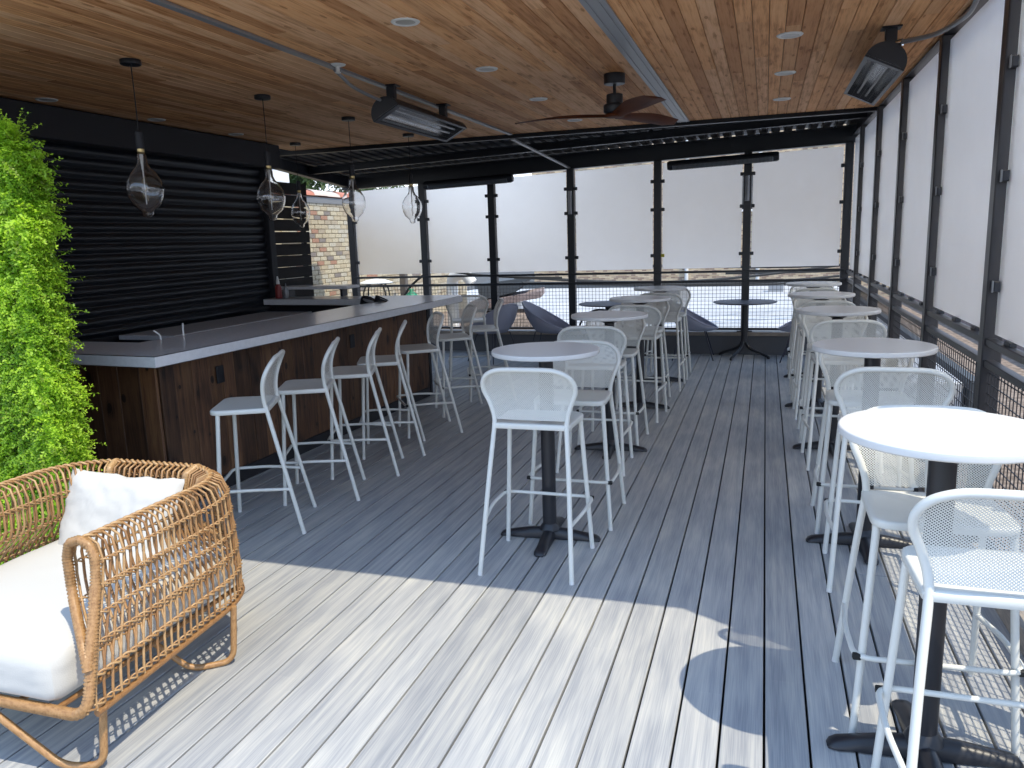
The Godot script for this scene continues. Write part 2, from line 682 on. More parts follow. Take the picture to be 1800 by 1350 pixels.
func build_deck() -> void:
	var d := setting("deck")
	var sub := mbox(Vector3(-2.7, -0.22, -3.2), Vector3(7.9, 0.2, 16.6))
	obj("subframe", sub, M.black_matt, d)
	var pitch := 0.1415
	var gap := 0.0085
	var r := RandomNumberGenerator.new()
	r.seed = 5
	var k0 := -46
	for k in range(k0, 7):
		var x := 0.038 + pitch * (k + 0.5)
		var z := DECK_END + 0.06
		var first := true
		while z < 4.0:
			var e := r.randf_range(-1.2, 0.6) if first else 4.05
			if first and k == 3:
				e = -3.88
			if first and k == 4:
				e = -3.82
			first = false
			var b := MB.new()
			b.box(Vector3(0, -0.0125, (z + e) * 0.5), Vector3(pitch - gap, 0.025, e - z - 0.003), 0.0025, Basis(), Vector2(0.25 * r.randi_range(0, 3) + 0.01, r.randf()), Vector2(0.23 / pitch, 0.33))
			obj("deck_board", b, M["deck_%d" % r.randi_range(0, 2)], d, Vector3(x, 0, 0))
			z = e + 0.001

func build_ceiling() -> void:
	var c := setting("ceiling")
	var pitch := 0.0905
	var r := RandomNumberGenerator.new()
	r.seed = 8
	var x := -5.62
	while x < 1.06:
		var z := -8.74
		while z < ROOF_NEAR - 0.05:
			var l := r.randf_range(1.8, 4.9)
			var e := minf(z + l, ROOF_NEAR - 0.02)
			if ROOF_NEAR - 0.02 - e < 0.6:
				e = ROOF_NEAR - 0.02
			var b := MB.new()
			b.box(Vector3(0, CEIL + 0.008, (z + e) * 0.5), Vector3(pitch - 0.0032, 0.016, e - z - 0.0012), 0.003, Basis(), Vector2(0.25 * r.randi_range(0, 3) + 0.008, r.randf()), Vector2(0.234 / pitch, 0.36))
			obj("ceiling_board", b, M["pine_%d" % ([0, 0, 1, 2, 2, 3][r.randi_range(0, 5)])], c, Vector3(x + pitch * 0.5, 0, 0))
			z = e
		x += pitch
	obj("backing", mbox(Vector3(-2.28, CEIL + 0.03, (ROOF_NEAR - 8.74) * 0.5), Vector3(6.7, 0.02, 8.74 + ROOF_NEAR)), M.black_matt, c)

func beam(label: String, a: Vector3, b: Vector3, w: float, h: float, m := "black_steel") -> Node3D:
	# a steel beam whose underside runs from a to b
	var t := thing("steel_beam", label, "beam", (a + b) * 0.5)
	var d := (b - a)
	var zz := d.normalized()
	var xx := Vector3.UP.cross(zz).normalized()
	var yy := zz.cross(xx)
	var bas := Basis(xx, yy, zz)
	var s := MB.new()
	s.box(Vector3(0, h * 0.5, 0), Vector3(w * 0.3, h - 0.024, d.length()), 0.0, bas)
	obj("web", s, M[m], t)
	for e in [0.006, h - 0.006]:
		var f := MB.new()
		f.box(bas * Vector3(0, e, 0), Vector3(w, 0.012, d.length()), 0.002, bas)
		obj("flange", f, M[m], t)
	return t

func build_roof_steel() -> void:
	# corrugated steel roof: flutes run away from the camera, so their open ends show over the far beam
	var t := setting("corrugated_roof")
	var mb := MB.new()
	var prof := []
	var x := -6.35
	while x < 1.25:
		prof.append_array([Vector2(x, 0), Vector2(x + 0.085, 0), Vector2(x + 0.1, 0.045), Vector2(x + 0.138, 0.045)])
		x += 0.1524
	var yl := func(px: float, z: float) -> float:
		return (2.925 + 0.032 * (px - 1.1)) if z < -8.9 else (3.0 + 0.022 * (px - 1.1) if z < -8.0 else 3.06)
	for e in [[-11.3, -8.75], [-8.75, ROOF_NEAR - 0.01]]:
		var far: float = -8.75 if e[0] < -9.0 else -3.0
		for i in prof.size() - 1:
			var p: Vector2 = prof[i]
			var q: Vector2 = prof[i + 1]
			var nn := Vector3(-(q.y - p.y), q.x - p.x, 0).normalized()
			var c: float = 0.0
			mb.flat_poly([Vector3(p.x, p.y + yl.call(p.x, e[0]), e[0]), Vector3(q.x, q.y + yl.call(q.x, e[0]), e[0]), Vector3(q.x, q.y + (yl.call(q.x, far)), e[1]), Vector3(p.x, p.y + yl.call(p.x, far), e[1])], nn)
	obj("corrugated_sheet", mb, M.black_matt, t)
	var cap := mbox(Vector3(-2.6, 3.115, -6.95), Vector3(7.6, 0.02, 8.8))
	obj("roof_skin", cap, M.galvanised, t)
	beam("black steel beam where the pine ceiling ends above the tables", Vector3(-6.2, 2.765, -8.80), Vector3(1.1, 2.775, -8.80), 0.07, 0.075)
	beam("middle black steel beam between the ceiling end and the far screens", Vector3(-6.2, 2.625, -9.93), Vector3(1.1, 2.86, -9.93), 0.10, 0.095)
	beam("far black steel beam resting on the row of posts above the far screens", Vector3(-6.25, 2.47, DECK_END), Vector3(1.1, 2.705, DECK_END), 0.13, 0.215)
	beam("left black edge beam sloping down over the brick wall and slat fence", Vector3(-6.13, 2.72, -8.3), Vector3(-6.13, 2.50, -11.0), 0.10, 0.16)
	beam("right black edge beam running above the side screens", Vector3(1.06, 2.79, -11.0), Vector3(1.06, 2.79, ROOF_NEAR), 0.10, 0.24)
	beam("black roof edge beam nearest the sunlit deck", Vector3(-6.2, CEIL, ROOF_NEAR + 0.02), Vector3(1.1, CEIL, ROOF_NEAR + 0.02), 0.10, 0.24)

func build_screens() -> void:
	# ---- far row
	var px := [-6.13, -4.91, -3.815, -2.63, -1.415, -0.24, 0.985]
	var where := ["left corner post beside the brick wall", "second post from the left behind the bar end", "post behind the bar-end stools", "post where the ceiling conduit ends", "post behind the middle tables", "post in line with the low table", "corner post where far and side screens meet"]
	for i in 7:
		var top: float = 2.47 + 0.0322 * (px[i] + 6.25)
		var t := thing("steel_post", "black square steel post, far row: " + where[i], "post", Vector3(px[i], 0, DECK_END), 0, "posts of the far screens")
		obj("shaft", mbox(Vector3(0, top * 0.5, 0), Vector3(0.10, top, 0.10), 0.006), M.black_steel, t)
		obj("base_plate", mbox(Vector3(0, 0.318, 0.0), Vector3(0.2, 0.012, 0.16), 0.002), M.black_steel, t)
		for y in [top - 0.27, 1.98, 1.36]:
			for s in [-1.0, 1.0]:
				if (i == 0 and s < 0) or (i == 6 and s > 0):
					continue
				var c := obj("clamp", mbox(Vector3(s * 0.072, y, 0.012), Vector3(0.045, 0.045, 0.05), 0.004), M.yellow_label if i == 4 and s > 0 and y < 1.5 else M.black_steel, t)
				c.name = c.name
		if i == 3 or i == 5:
			var lamp := mtube([Vector3(0.0, top - 0.30, 0.066), Vector3(0, top - 0.62, 0.066)], 0.028, 10)
			obj("tube_sleeve", lamp, M.galvanised, t)
	for i in 6:
		var x0: float = px[i] + 0.067
		var x1: float = px[i + 1] - 0.067
		var b := MB.new()
		var t0: float = 2.47 + 0.0322 * (x0 + 6.25) - 0.035
		var t1: float = 2.47 + 0.0322 * (x1 + 6.25) - 0.035
		b.prism([Vector3(x0, 1.175, 0.004), Vector3(x1, 1.175, 0.004), Vector3(x1, t1, 0.004), Vector3(x0, t0, 0.004)], Vector3(0, 0, -0.008))
		var names := ["first frosted screen beside the brick wall, far row", "second frosted screen from the left, under the left heater", "third frosted screen in the far row, with the conduit post on its right", "fourth frosted screen, behind the middle row of tables", "fifth frosted screen, under the right far heater", "last frosted screen of the far row, next to the corner"]
		var o := obj("frosted_screen", b, M.frosted, self, Vector3(0, 0, DECK_END))
		o.name = numbered("frosted_screen") if i else "frosted_screen"
		if i == 0: used["frosted_screen"] = 1
		tag(o, names[i], "wind screen", "frosted screens")
	# far railing
	var fr := thing("railing", "black railing of two bars and wire mesh below the far frosted screens", "railing", Vector3(0, 0, DECK_END))
	for y in [1.128, 1.0]:
		obj("rail", mbox(Vector3(-2.57, y, 0.07), Vector3(7.1, 0.03, 0.03), 0.003), M.black_steel, fr)
	obj("rail", mbox(Vector3(-2.57, 0.352, 0.07), Vector3(7.1, 0.03, 0.03), 0.003), M.black_steel, fr)
	for i in 6:
		var mb := MB.new()
		var x: float = px[i] + 0.05
		while x < px[i + 1] - 0.045:
			mb.box(Vector3(x, 0.675, 0), Vector3(0.0046, 0.65, 0.0046))
			x += 0.05
		var y := 0.38
		while y < 0.99:
			mb.box(Vector3((px[i] + px[i + 1]) * 0.5, y, 0.0046), Vector3(px[i + 1] - px[i] - 0.09, 0.0046, 0.0046))
			y += 0.05
		obj("wire_mesh", mb, M.mesh_wire, fr, Vector3(0, 0, 0.055)).set_meta("kind", "stuff")
	var curb := thing("curb", "low grey curb with a timber ledge along the far end of the deck", "curb", Vector3(0, 0, DECK_END))
	obj("face", mbox(Vector3(-2.6, 0.07, 0.04), Vector3(7.4, 0.38, 0.06), 0.004), M.curb_grey, curb)
	obj("ledge", mbox(Vector3(-2.6, 0.285, 0.0), Vector3(7.4, 0.05, 0.22), 0.004), M.curb_wood, curb)
	# ---- right side
	var pz := []
	for k in 7:
		pz.append([-10.03, -8.58, -7.13, -5.68, -4.23, -2.645, -1.1][k])
	var rwhere := ["farthest of the side posts, beside the corner", "second side post from the corner", "third side post from the corner", "side post beside the third right-hand table", "near side post at the right edge", "side post just outside the roof edge", "side post of the open railing, nearest the camera"]
	for i in 7:
		var top := 2.79 if pz[i] < ROOF_NEAR + 0.1 else 1.12
		var t := thing("steel_post", "bronze black steel post, right side: " + rwhere[i], "post", Vector3(1.04, 0, pz[i]), 0, "posts of the side screens")
		obj("shaft", mbox(Vector3(0, top * 0.5, 0), Vector3(0.085, top, 0.085), 0.006), M.bronze_steel, t)
		if top > 2.0:
			for y in [2.35, 1.86, 1.36]:
				for s in [-1.0, 1.0]:
					obj("clamp", mbox(Vector3(0.0, y, s * 0.062), Vector3(0.05, 0.05, 0.05), 0.004), M.black_steel, t)
					obj("clamp_plate", mbox(Vector3(-0.028, y, s * 0.073), Vector3(0.006, 0.055, 0.022), 0.002), M.galvanised, t)
	var names2 := ["frosted side screen nearest the far corner, very narrow in view", "second frosted side screen from the corner", "third frosted side screen from the corner", "fourth frosted side screen, beside the middle right-hand tables", "fifth frosted side screen, with a pale scratch mark low on it", "large frosted side screen at the right edge of the view"]
	for i in 6:
		var z0: float = DECK_END + 0.06 if i == 0 else pz[i - 1] + 0.056
		var z1: float = pz[i] - 0.056
		var o := obj("frosted_screen", mbox(Vector3(0, 0, 0), Vector3(0.008, 1.62, z1 - z0), 0.001), M.frosted, self, Vector3(1.045, 1.135 + 0.81, (z0 + z1) * 0.5))
		o.name = numbered("frosted_screen")
		tag(o, names2[i], "wind screen", "frosted screens")
	var rr := thing("railing", "black railing of two bars and wire mesh along the right side", "railing", Vector3(1.04, 0, 0))
	for i in 7:
		var z0: float = DECK_END + 0.05 if i == 0 else pz[i - 1] + 0.044
		var z1: float = pz[i] - 0.044
		for y in [1.098, 0.995]:
			obj("rail", mbox(Vector3(-0.01, y, (z0 + z1) * 0.5), Vector3(0.045, 0.034, z1 - z0), 0.003), M.bronze_steel, rr)
		obj("rail", mbox(Vector3(-0.01, 0.17, (z0 + z1) * 0.5), Vector3(0.04, 0.03, z1 - z0), 0.003), M.bronze_steel, rr)
		for s in [0.18, 0.5, 0.82]:
			if i < 6:
				obj("glass_rest", mbox(Vector3(0.0, 1.125, lerpf(z0, z1, s)), Vector3(0.03, 0.022, 0.09), 0.003), M.black_steel, rr)
		var mb := MB.new()
		var z := z0 + 0.03
		while z < z1:
			mb.box(Vector3(0, 0.58, z), Vector3(0.004, 0.80, 0.004))
			z += 0.05
		var y := 0.20
		while y < 0.98:
			mb.box(Vector3(0.004, y, (z0 + z1) * 0.5), Vector3(0.004, 0.004, z1 - z0))
			y += 0.05
		obj("wire_mesh", mb, M.mesh_wire, rr, Vector3(-0.012, 0, 0)).set_meta("kind", "stuff")
	var rc := thing("curb", "timber curb under the right-hand railing", "curb", Vector3(1.04, 0, 0))
	var z := DECK_END + 0.06
	while z < 0.5:
		obj("ledge", mbox(Vector3(0.01, 0.045, z + 1.2), Vector3(0.12, 0.09, 2.395), 0.004), M.curb_wood, rc)
		z += 2.4

# ------------------------------------------------------------------ bar
func build_bar() -> void:
	var t := thing("bar_counter", "long bar with a pale grey stone top and dark reclaimed plank front", "bar counter")
	var top := MB.new()
	top.slab(PackedVector2Array([Vector2(-3.235, -3.50), Vector2(-3.095, -7.88), Vector2(-3.16, -8.0), Vector2(-5.42, -7.98), Vector2(-5.42, -7.62), Vector2(-3.76, -7.47), Vector2(-3.853, -4.053), Vector2(-5.3, -4.10), Vector2(-5.3, -3.68)]), 1.0, 1.067, 0.004)
	obj("countertop", top, M.counter_grey, t)
	var core := MB.new()
	core.slab(PackedVector2Array([Vector2(-3.60, -3.90), Vector2(-3.475, -7.68), Vector2(-3.70, -7.70), Vector2(-3.79, -4.02), Vector2(-5.3, -4.07), Vector2(-5.3, -3.97)]), 0.0, 0.998)
	obj("carcass", core, M.black_matt, t)
	var r := RandomNumberGenerator.new()
	r.seed = 31
	# front planks follow the front line, side planks the near end
	var a := Vector3(-3.585, 0, -3.885)
	var b := Vector3(-3.46, 0, -7.70)
	var dir := (b - a).normalized()
	var s := 0.0
	while s < a.distance_to(b) - 0.02:
		var w := minf(r.randf_range(0.11, 0.17), a.distance_to(b) - s)
		var mb := MB.new()
		var out := r.randf_range(0.0, 0.006)
		mb.box(Vector3(0, 0.49, 0), Vector3(0.022, 0.97, w - 0.003), 0.003, Basis(), Vector2(0.25 * r.randi_range(0, 3) + 0.01, r.randf()), Vector2(1.6, 0.7))
		var o := obj("plank", mb, M["reclaimed_%d" % r.randi_range(0, 2)], t, a + dir * (s + w * 0.5) + Vector3(out, 0, 0))
		o.rotation.y = atan2(dir.x, dir.z)
		s += w
	var x := -3.575
	while x > -5.2:
		var w := r.randf_range(0.11, 0.17)
		var mb := MB.new()
		mb.box(Vector3(0, 0.49, 0), Vector3(w - 0.003, 0.97, 0.022), 0.003, Basis(), Vector2(0.25 * r.randi_range(0, 3) + 0.01, r.randf()), Vector2(1.6, 0.7))
		obj("plank", mb, M["reclaimed_%d" % r.randi_range(0, 2)], t, Vector3(x - w * 0.5, 0, -3.872 + r.randf_range(0.0, 0.006)))
		x -= w
	obj("foot_board", mbox(Vector3(-3.50, 0.05, -5.80), Vector3(0.02, 0.1, 3.7), 0.003, Basis(Vector3.UP, -0.033)), M.black_matt, t)
	for z in [-4.42, -6.15]:
		obj("outlet", mbox(Vector3(-3.545 + 0.033 * (-4.42 - z), 0.80, z), Vector3(0.014, 0.12, 0.075), 0.004), M.black_matt, t)
	# low work counter inside, and a raised shelf at the far end
	var w2 := thing("work_counter", "grey work counter behind the bar against the black shutter", "counter")
	obj("top", mbox(Vector3(-5.15, 0.90, -6.6), Vector3(0.6, 0.04, 2.2), 0.004), M.counter_grey, w2)
	obj("cabinet", mbox(Vector3(-5.17, 0.44, -6.6), Vector3(0.55, 0.87, 2.15), 0.004), M.black_matt, w2)
	obj("far_panel", mbox(Vector3(-4.42, 0.49, -7.8), Vector3(1.9, 0.98, 0.05), 0.004), M.black_matt, w2)
	var sh := thing("shelf", "narrow grey shelf raised above the far corner of the bar", "shelf")
	obj("board", mbox(Vector3(-4.95, 1.17, -8.05), Vector3(0.9, 0.035, 0.3), 0.004), M.counter_grey, sh)
	for xx in [-5.3, -4.6]:
		obj("bracket", mbox(Vector3(xx, 1.109, -8.0), Vector3(0.03, 0.085, 0.12), 0.002), M.black_steel, sh)

func build_shutter() -> void:
	var t := thing("roller_shutter", "closed black roller shutter of ribbed slats behind the bar", "shutter", Vector3(-5.5, 0, 0))
	var z0 := -7.86
	var z1 := -3.0
	var y := 0.02
	var shared := MB.new()
	var g := []
	var pr := []
	for k in 9:
		var u := k / 8.0
		pr.append(Vector2(0.018 * sin(PI * u), u * 0.084))
	for e in [z0, z1]:
		var row := []
		for p in pr:
			row.append(Vector3(p.x, p.y, e))
		g.append(row)
	shared.grid(g, Vector2(1, 1), true)
	shared.box(Vector3(-0.006, 0.087, (z0 + z1) * 0.5), Vector3(0.012, 0.006, z1 - z0))
	var sm := shared.mesh()
	while y < 2.5:
		part("slat", sm, M.shutter, t, Vector3(0, y, 0))
		y += 0.09
	obj("header_box", mbox(Vector3(0.03, 2.665, -5.5), Vector3(0.22, 0.26, 5.2), 0.01), M.black_matt, t)
	obj("side_post", mbox(Vector3(0.01, 1.35, z0 - 0.06), Vector3(0.12, 2.66, 0.11), 0.006), M.black_matt, t)
	obj("back_wall", mbox(Vector3(-0.12, 1.4, -5.45), Vector3(0.1, 2.8, 5.0)), M.black_matt, t)
	# slat fence further along
	var f := thing("slat_fence", "dark stained board fence with daylight showing between its boards", "fence", Vector3(-5.62, 0, 0))
	y = 0.55
	var k := 0
	var r := RandomNumberGenerator.new()
	r.seed = 12
	var gaps := [0.003, 0.005, 0.008, 0.003, 0.006, 0.004, 0.002, 0.011, 0.011, 0.012, 0.011, 0.012, 0.006]
	while y < 2.30:
		var mb := MB.new()
		mb.box(Vector3(0, 0.068, -8.5), Vector3(0.022, 0.136, 0.98), 0.003, Basis(Vector3.RIGHT, r.randf_range(-0.004, 0.004)), Vector2(0.25 * r.randi_range(0, 3), r.randf()), Vector2(1.6, 0.7))
		obj("board", mb, M.fence_board, f, Vector3(r.randf_range(-0.003, 0.003), y, 0))
		y += 0.137 + gaps[k % gaps.size()]
		k += 1
	obj("batten", mbox(Vector3(-0.035, 1.4, -8.92), Vector3(0.045, 1.8, 0.07), 0.004), M.fence_board, f)
	obj("batten", mbox(Vector3(-0.035, 1.4, -8.1), Vector3(0.045, 1.8, 0.07), 0.004), M.fence_board, f)

# ------------------------------------------------------------------ hedge
func sprig(seed_: int, n: int, len: float, leaf: float) -> ArrayMesh:
	var r := RandomNumberGenerator.new()
	r.seed = seed_
	var b := MB.new()
	var p := Vector3.ZERO
	var d := Vector3(r.randf_range(-0.2, 0.2), r.randf_range(-0.2, 0.2), 1).normalized()
	var prev := p
	for i in n:
		d = (d + Vector3(r.randf_range(-0.2, 0.2), r.randf_range(-0.28, 0.14), r.randf_range(-0.1, 0.1))).normalized()
		p += d * (len / n)
		for q in 2:
			var l := leaf * r.randf_range(0.65, 1.2)
			var nn := (Vector3(0, 0.75, 0.55) + Vector3(r.randf_range(-0.6, 0.6), r.randf_range(-0.6, 0.6), r.randf_range(-0.6, 0.6))).normalized()
			var ax := Vector3(r.randf_range(-1, 1), r.randf_range(-1, 1), r.randf_range(-0.4, 1))
			ax = (ax - nn * ax.dot(nn)).normalized()
			var wd := nn.cross(ax) * l * 0.27
			b.flat_poly([p, p + ax * l * 0.5 + wd, p + ax * l, p + ax * l * 0.5 - wd], nn)
		b.flat_poly([prev, p, p + Vector3(0.0015, 0.0015, 0)], Vector3(1, 0, 0))
		prev = p
	return b.mesh()

func build_hedge() -> void:
	var t := thing("hedge_wall", "bright green leafy hedge wall at the left behind the rattan armchair", "hedge")
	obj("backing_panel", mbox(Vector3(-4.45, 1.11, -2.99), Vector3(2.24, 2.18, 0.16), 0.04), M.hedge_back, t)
	var fn := FastNoiseLite.new()
	fn.seed = 3
	fn.frequency = 2.3
	fn.fractal_octaves = 3
	var r := RandomNumberGenerator.new()
	r.seed = 99
	for kind in 4:
		var mm := MultiMesh.new()
		mm.transform_format = MultiMesh.TRANSFORM_3D
		mm.use_colors = true
		mm.mesh = sprig(200 + kind, 8, [0.085, 0.11, 0.07, 0.15][kind], [0.016, 0.0145, 0.018, 0.014][kind])
		var n: int = [7000, 5800, 6400, 1500][kind]
		mm.instance_count = n
		for i in n:
			var p := Vector3.ZERO
			var out := Vector3.ZERO
			var u := r.randf()
			if u < 0.72:
				p = Vector3(r.randf_range(-5.0, -3.29), r.randf_range(0.02, 2.22), -2.88)
				out = Vector3(0, 0, 1)
			elif u < 0.90:
				p = Vector3(-3.30, r.randf_range(0.02, 2.22), r.randf_range(-3.0, -2.81))
				out = Vector3(1, 0, 0.2)
			else:
				p = Vector3(r.randf_range(-5.0, -3.29), 2.22, r.randf_range(-3.0, -2.81))
				out = Vector3(0, 1, 0.3)
			var nz := fn.get_noise_3d(p.x, p.y * 1.3, p.z)
			var push := nz * 0.085 + r.randf_range(-0.05, 0.012)
			# round the top right corner
			if p.y > 1.95 and p.x > -3.59:
				var q := Vector2(p.x + 3.59, p.y - 1.95)
				if q.length() > 0.3:
					q = q.normalized() * 0.3
					p.x = -3.59 + q.x
					p.y = 1.95 + q.y
			p += out * push
			var dir := (out + Vector3(r.randf_range(-0.8, 0.8), r.randf_range(-0.9, 0.6), r.randf_range(-0.4, 0.6))).normalized()
			var bx := Basis.looking_at(-dir, Vector3.UP if absf(dir.y) < 0.95 else Vector3.RIGHT) * Basis(Vector3(0, 0, 1), r.randf_range(-0.6, 0.6))
			var s := r.randf_range(0.8, 1.25)
			mm.set_instance_transform(i, Transform3D(bx.scaled(Vector3(s, s, s)), p))
			var c := r.randf() * 0.6 + clampf(nz * 0.9 + 0.35, 0, 0.6)
			var col := Color(0.16, 0.36, 0.022).lerp(Color(0.50, 0.74, 0.055), clampf(c, 0, 1))
			if r.randf() < 0.06:
				col = Color(0.33, 0.44, 0.07)
			mm.set_instance_color(i, col)
		var o := MultiMeshInstance3D.new()
		o.name = "foliage" if kind == 0 else "foliage_%03d" % kind
		o.multimesh = mm
		o.material_override = M.hedge_leaf
		o.set_meta("kind", "stuff")
		t.add_child(o, true)

# ------------------------------------------------------------------ outside
func build_outside() -> void:
	# brick building along the left, its side wall running away from the camera
	var bw := thing("brick_building", "cream and yellow brick building with a clay tile coping, left of the deck", "building")
	obj("wall", mbox(Vector3(-7.75, -0.9, -13.65), Vector3(1.0, 6.6, 10.3)), M.mortar, bw)
	var r := RandomNumberGenerator.new()
	r.seed = 17
	var variants := []
	for k in 3:
		variants.append(mbox(Vector3.ZERO, Vector3(0.03, 0.066, 0.205 - 0.004 * k), 0.004).mesh())
	var count := 0
	var course := 0
	var y := 0.35
	var rest := [MB.new(), MB.new(), MB.new()]
	while y < 2.36:
		var z := -10.9 - (0.107 if course % 2 else 0.0)
		while z > -18.7:
			# what shows between fence and corner post, or below the frosted screens
			if z > -14.0 or y < 1.3:
				var k := r.randi_range(0, 99)
				var c := 0 if k < 26 else 1 if k < 48 else 2 if k < 66 else 5 if k < 80 else 3 if k < 90 else 4
				if count < 300 and ((z > -13.5 and z < -11.2 and y > 0.80) or (z < -13.5 and z > -17.0 and y > 0.85 and y < 1.25)):
					var o := part("brick", variants[r.randi_range(0, 2)], M["brick_%d" % c], bw, Vector3(-7.24 + r.randf_range(-0.002, 0.004), y, z))
					count += 1
				else:
					rest[r.randi_range(0, 2)].box(Vector3(-7.24, y, z), Vector3(0.03, 0.066, 0.204), 0.003)
			z -= 0.215
		y += 0.0765
		course += 1
	for k in 3:
		obj("brickwork", rest[k], M["brick_%d" % [1, 2, 5][k]], bw).set_meta("kind", "stuff")
	obj("flashing", mbox(Vector3(-7.232, 2.40, -13.7), Vector3(0.04, 0.10, 10.2), 0.003), M.galvanised, bw)
	for k in 20:
		var z := -9.9 - 0.42 * k
		var b := MB.new()
		var g := []
		for e in 2:
			var row := []
			for i in 9:
				var a := PI * i / 8.0
				var rad := 0.12 - 0.012 * e
				row.append(Vector3(cos(a) * 0.26, sin(a) * rad, (-0.23 if e else 0.22)))
			g.append(row)
		b.grid(g)
		var g2 := []
		for e in 2:
			var row := []
			for i in 9:
				var a := PI * i / 8.0
				row.append(Vector3(cos(a) * 0.24, sin(a) * (0.105 - 0.012 * e), (-0.23 if e else 0.22)))
			g2.append(row)
		b.grid(g2, Vector2.ONE, true)
		var o := obj("coping_tile", b, M.clay_red if k in [1, 4, 7, 8, 12] else M.clay_pale, bw, Vector3(-7.45, 2.47 + 0.006 * (k % 2), z))
	# white rendered house beyond
	var wh := thing("white_house", "white rendered house beyond the brick wall, seen above the fence", "house", Vector3(-16.04, -4.2, -21.0), deg_to_rad(33.0))
	obj("wall", mbox(Vector3(-0.5, 4.2, 0), Vector3(5.0, 8.4, 5.0), 0.02), M.white_render, wh)
	obj("roof", mbox(Vector3(-0.5, 8.5, 0), Vector3(5.4, 0.2, 5.4), 0.02), M.slate, wh)
	for k in 3:
		obj("window", mbox(Vector3(-1.8 + 1.5 * k, 6.3, 2.51), Vector3(0.8, 1.2, 0.05), 0.01), M.window_glass, wh)
	# white flat roof beyond the far railing
	var fr := thing("flat_roof_building", "wide white flat roof shining in the sun beyond the far railing", "building")
	obj("roof", mbox(Vector3(-1.5, -2.3, -22.0), Vector3(8.2, 3.7, 20.6), 0.02), M.white_roof_skin, fr)
	obj("roof", mbox(Vector3(-8.8, -2.3, -25.65), Vector3(6.39, 3.7, 13.3), 0.02), M.white_roof_skin, fr)
	for p in [[-1.5, -14.0, 0.02, 8.0], [-1.5, -17.5, 0.02, 8.0], [-1.5, -21.0, 0.02, 8.0], [-1.5, -25.5, 0.02, 8.0]]:
		obj("roof_seam", mbox(Vector3(p[0], -0.447, p[1]), Vector3(p[3], 0.008, 0.03)), M.galvanised, fr)
	for p in [[-3.0, -27.5], [0.4, -29.0], [1.7, -26.5]]:
		obj("roof_vent", mbox(Vector3(p[0], -0.25, p[1]), Vector3(0.5, 0.4, 0.5), 0.01), M.galvanised, fr)
	obj("parapet", mbox(Vector3(-4.7, -0.37, -32.2), Vector3(14.6, 0.2, 0.3), 0.01), M.slate, fr)
	# dark sloped roof at the left
	var dr := thing("sloped_roof", "low dark shingle roof slope between the white flat roof and the brick building", "roof")
	var q := MB.new()
	q.prism([Vector3(-6.30, 0.64, -17.0), Vector3(-6.24, 0.28, -17.0), Vector3(-5.38, 0.46, -17.0), Vector3(-5.0, 0.80, -17.0)], Vector3(-0.3, 0, -1.6))
	obj("slope", q, M.slate, dr)
	var q2 := MB.new()
	q2.prism([Vector3(-6.5, 0.02, -16.9), Vector3(-4.75, 0.34, -16.9), Vector3(-4.75, 0.48, -16.9), Vector3(-6.5, 0.22, -16.9)], Vector3(-0.3, 0, -1.4))
	obj("eave", q2, M.pink_roof, dr)
	obj("wall", mbox(Vector3(-6.1, -0.3, -18.0), Vector3(1.0, 1.0, 1.2), 0.01), M.white_render, dr)
	# tan brick block far behind
	var tb := thing("tan_brick_block", "long tan brick block standing far beyond the white roof", "building")
	var wl := MB.new()
	wl.flat_poly([Vector3(-11, -4.2, -38), Vector3(24, -4.2, -38), Vector3(24, 10.5, -38), Vector3(-11, 10.5, -38)], Vector3(0, 0, 1), [Vector2(0, 0), Vector2(35, 0), Vector2(35, 14.7), Vector2(0, 14.7)])
	obj("wall", wl, M.tan_brick_wall, tb)
	obj("body", mbox(Vector3(6.5, 3.1, -42.05), Vector3(34.9, 14.6, 8.0)), M.mortar, tb)
	obj("roof_edge", mbox(Vector3(6.5, 10.55, -41.9), Vector3(35.4, 0.3, 8.3), 0.02), M.slate, tb)
	for x in [-3.5, -0.3, 4.0, 8.0, 13.0]:
		obj("downpipe", mtube([Vector3(x, -3.5, -37.9), Vector3(x, 10.4, -37.9)], 0.09, 8), M.white_trim, tb)
	for k in 12:
		for j in 3:
			var wn := obj("window", mbox(Vector3(-8.6 + 2.7 * k, 9.0 - 2.8 * j, -37.98), Vector3(1.1, 1.5, 0.1), 0.01), M.window_glass, tb)
			part("sill", mbox(Vector3(-8.6 + 2.7 * k, 8.18 - 2.8 * j, -37.94), Vector3(1.3, 0.1, 0.18), 0.01).mesh(), M.white_trim, wn)
	# lower roofs on the right
	var gp := thing("gravel_roof_building", "lower neighbour with a brown gravel roof, seen through the right railing", "building")
	obj("roof", mbox(Vector3(2.95, -2.75, -3.2), Vector3(3.2, 2.9, 16.4), 0.02), M.gravel_roof, gp)
	obj("parapet", mbox(Vector3(4.65, -2.35, -3.2), Vector3(0.2, 3.7, 16.4), 0.02), M.tan_brick_wall, gp)
	var ba := thing("brown_roof_building", "long brown flat roof right of the shining white roof", "building")
	obj("roof", mbox(Vector3(3.75, -2.6, -22.5), Vector3(2.0, 3.2, 21.8), 0.02), M.gravel_roof, ba)
	obj("parapet", mbox(Vector3(2.72, -2.3, -22.5), Vector3(0.14, 3.8, 21.8), 0.01), M.slate, ba)
	var pr := thing("pink_roof_building", "neighbour with a flat pinkish roof beyond the brown gravel roof", "building")
	obj("roof", mbox(Vector3(12.4, -2.2, -13.0), Vector3(15.0, 3.9, 42.0), 0.02), M.pink_roof, pr)
	obj("roof_hatch", mbox(Vector3(8.0, 0.0, -8.5), Vector3(1.0, 0.5, 1.2), 0.02), M.slate, pr)
	obj("vent_box", mbox(Vector3(7.0, 0.0, -12.5), Vector3(0.8, 0.6, 0.8), 0.02), M.galvanised, pr)
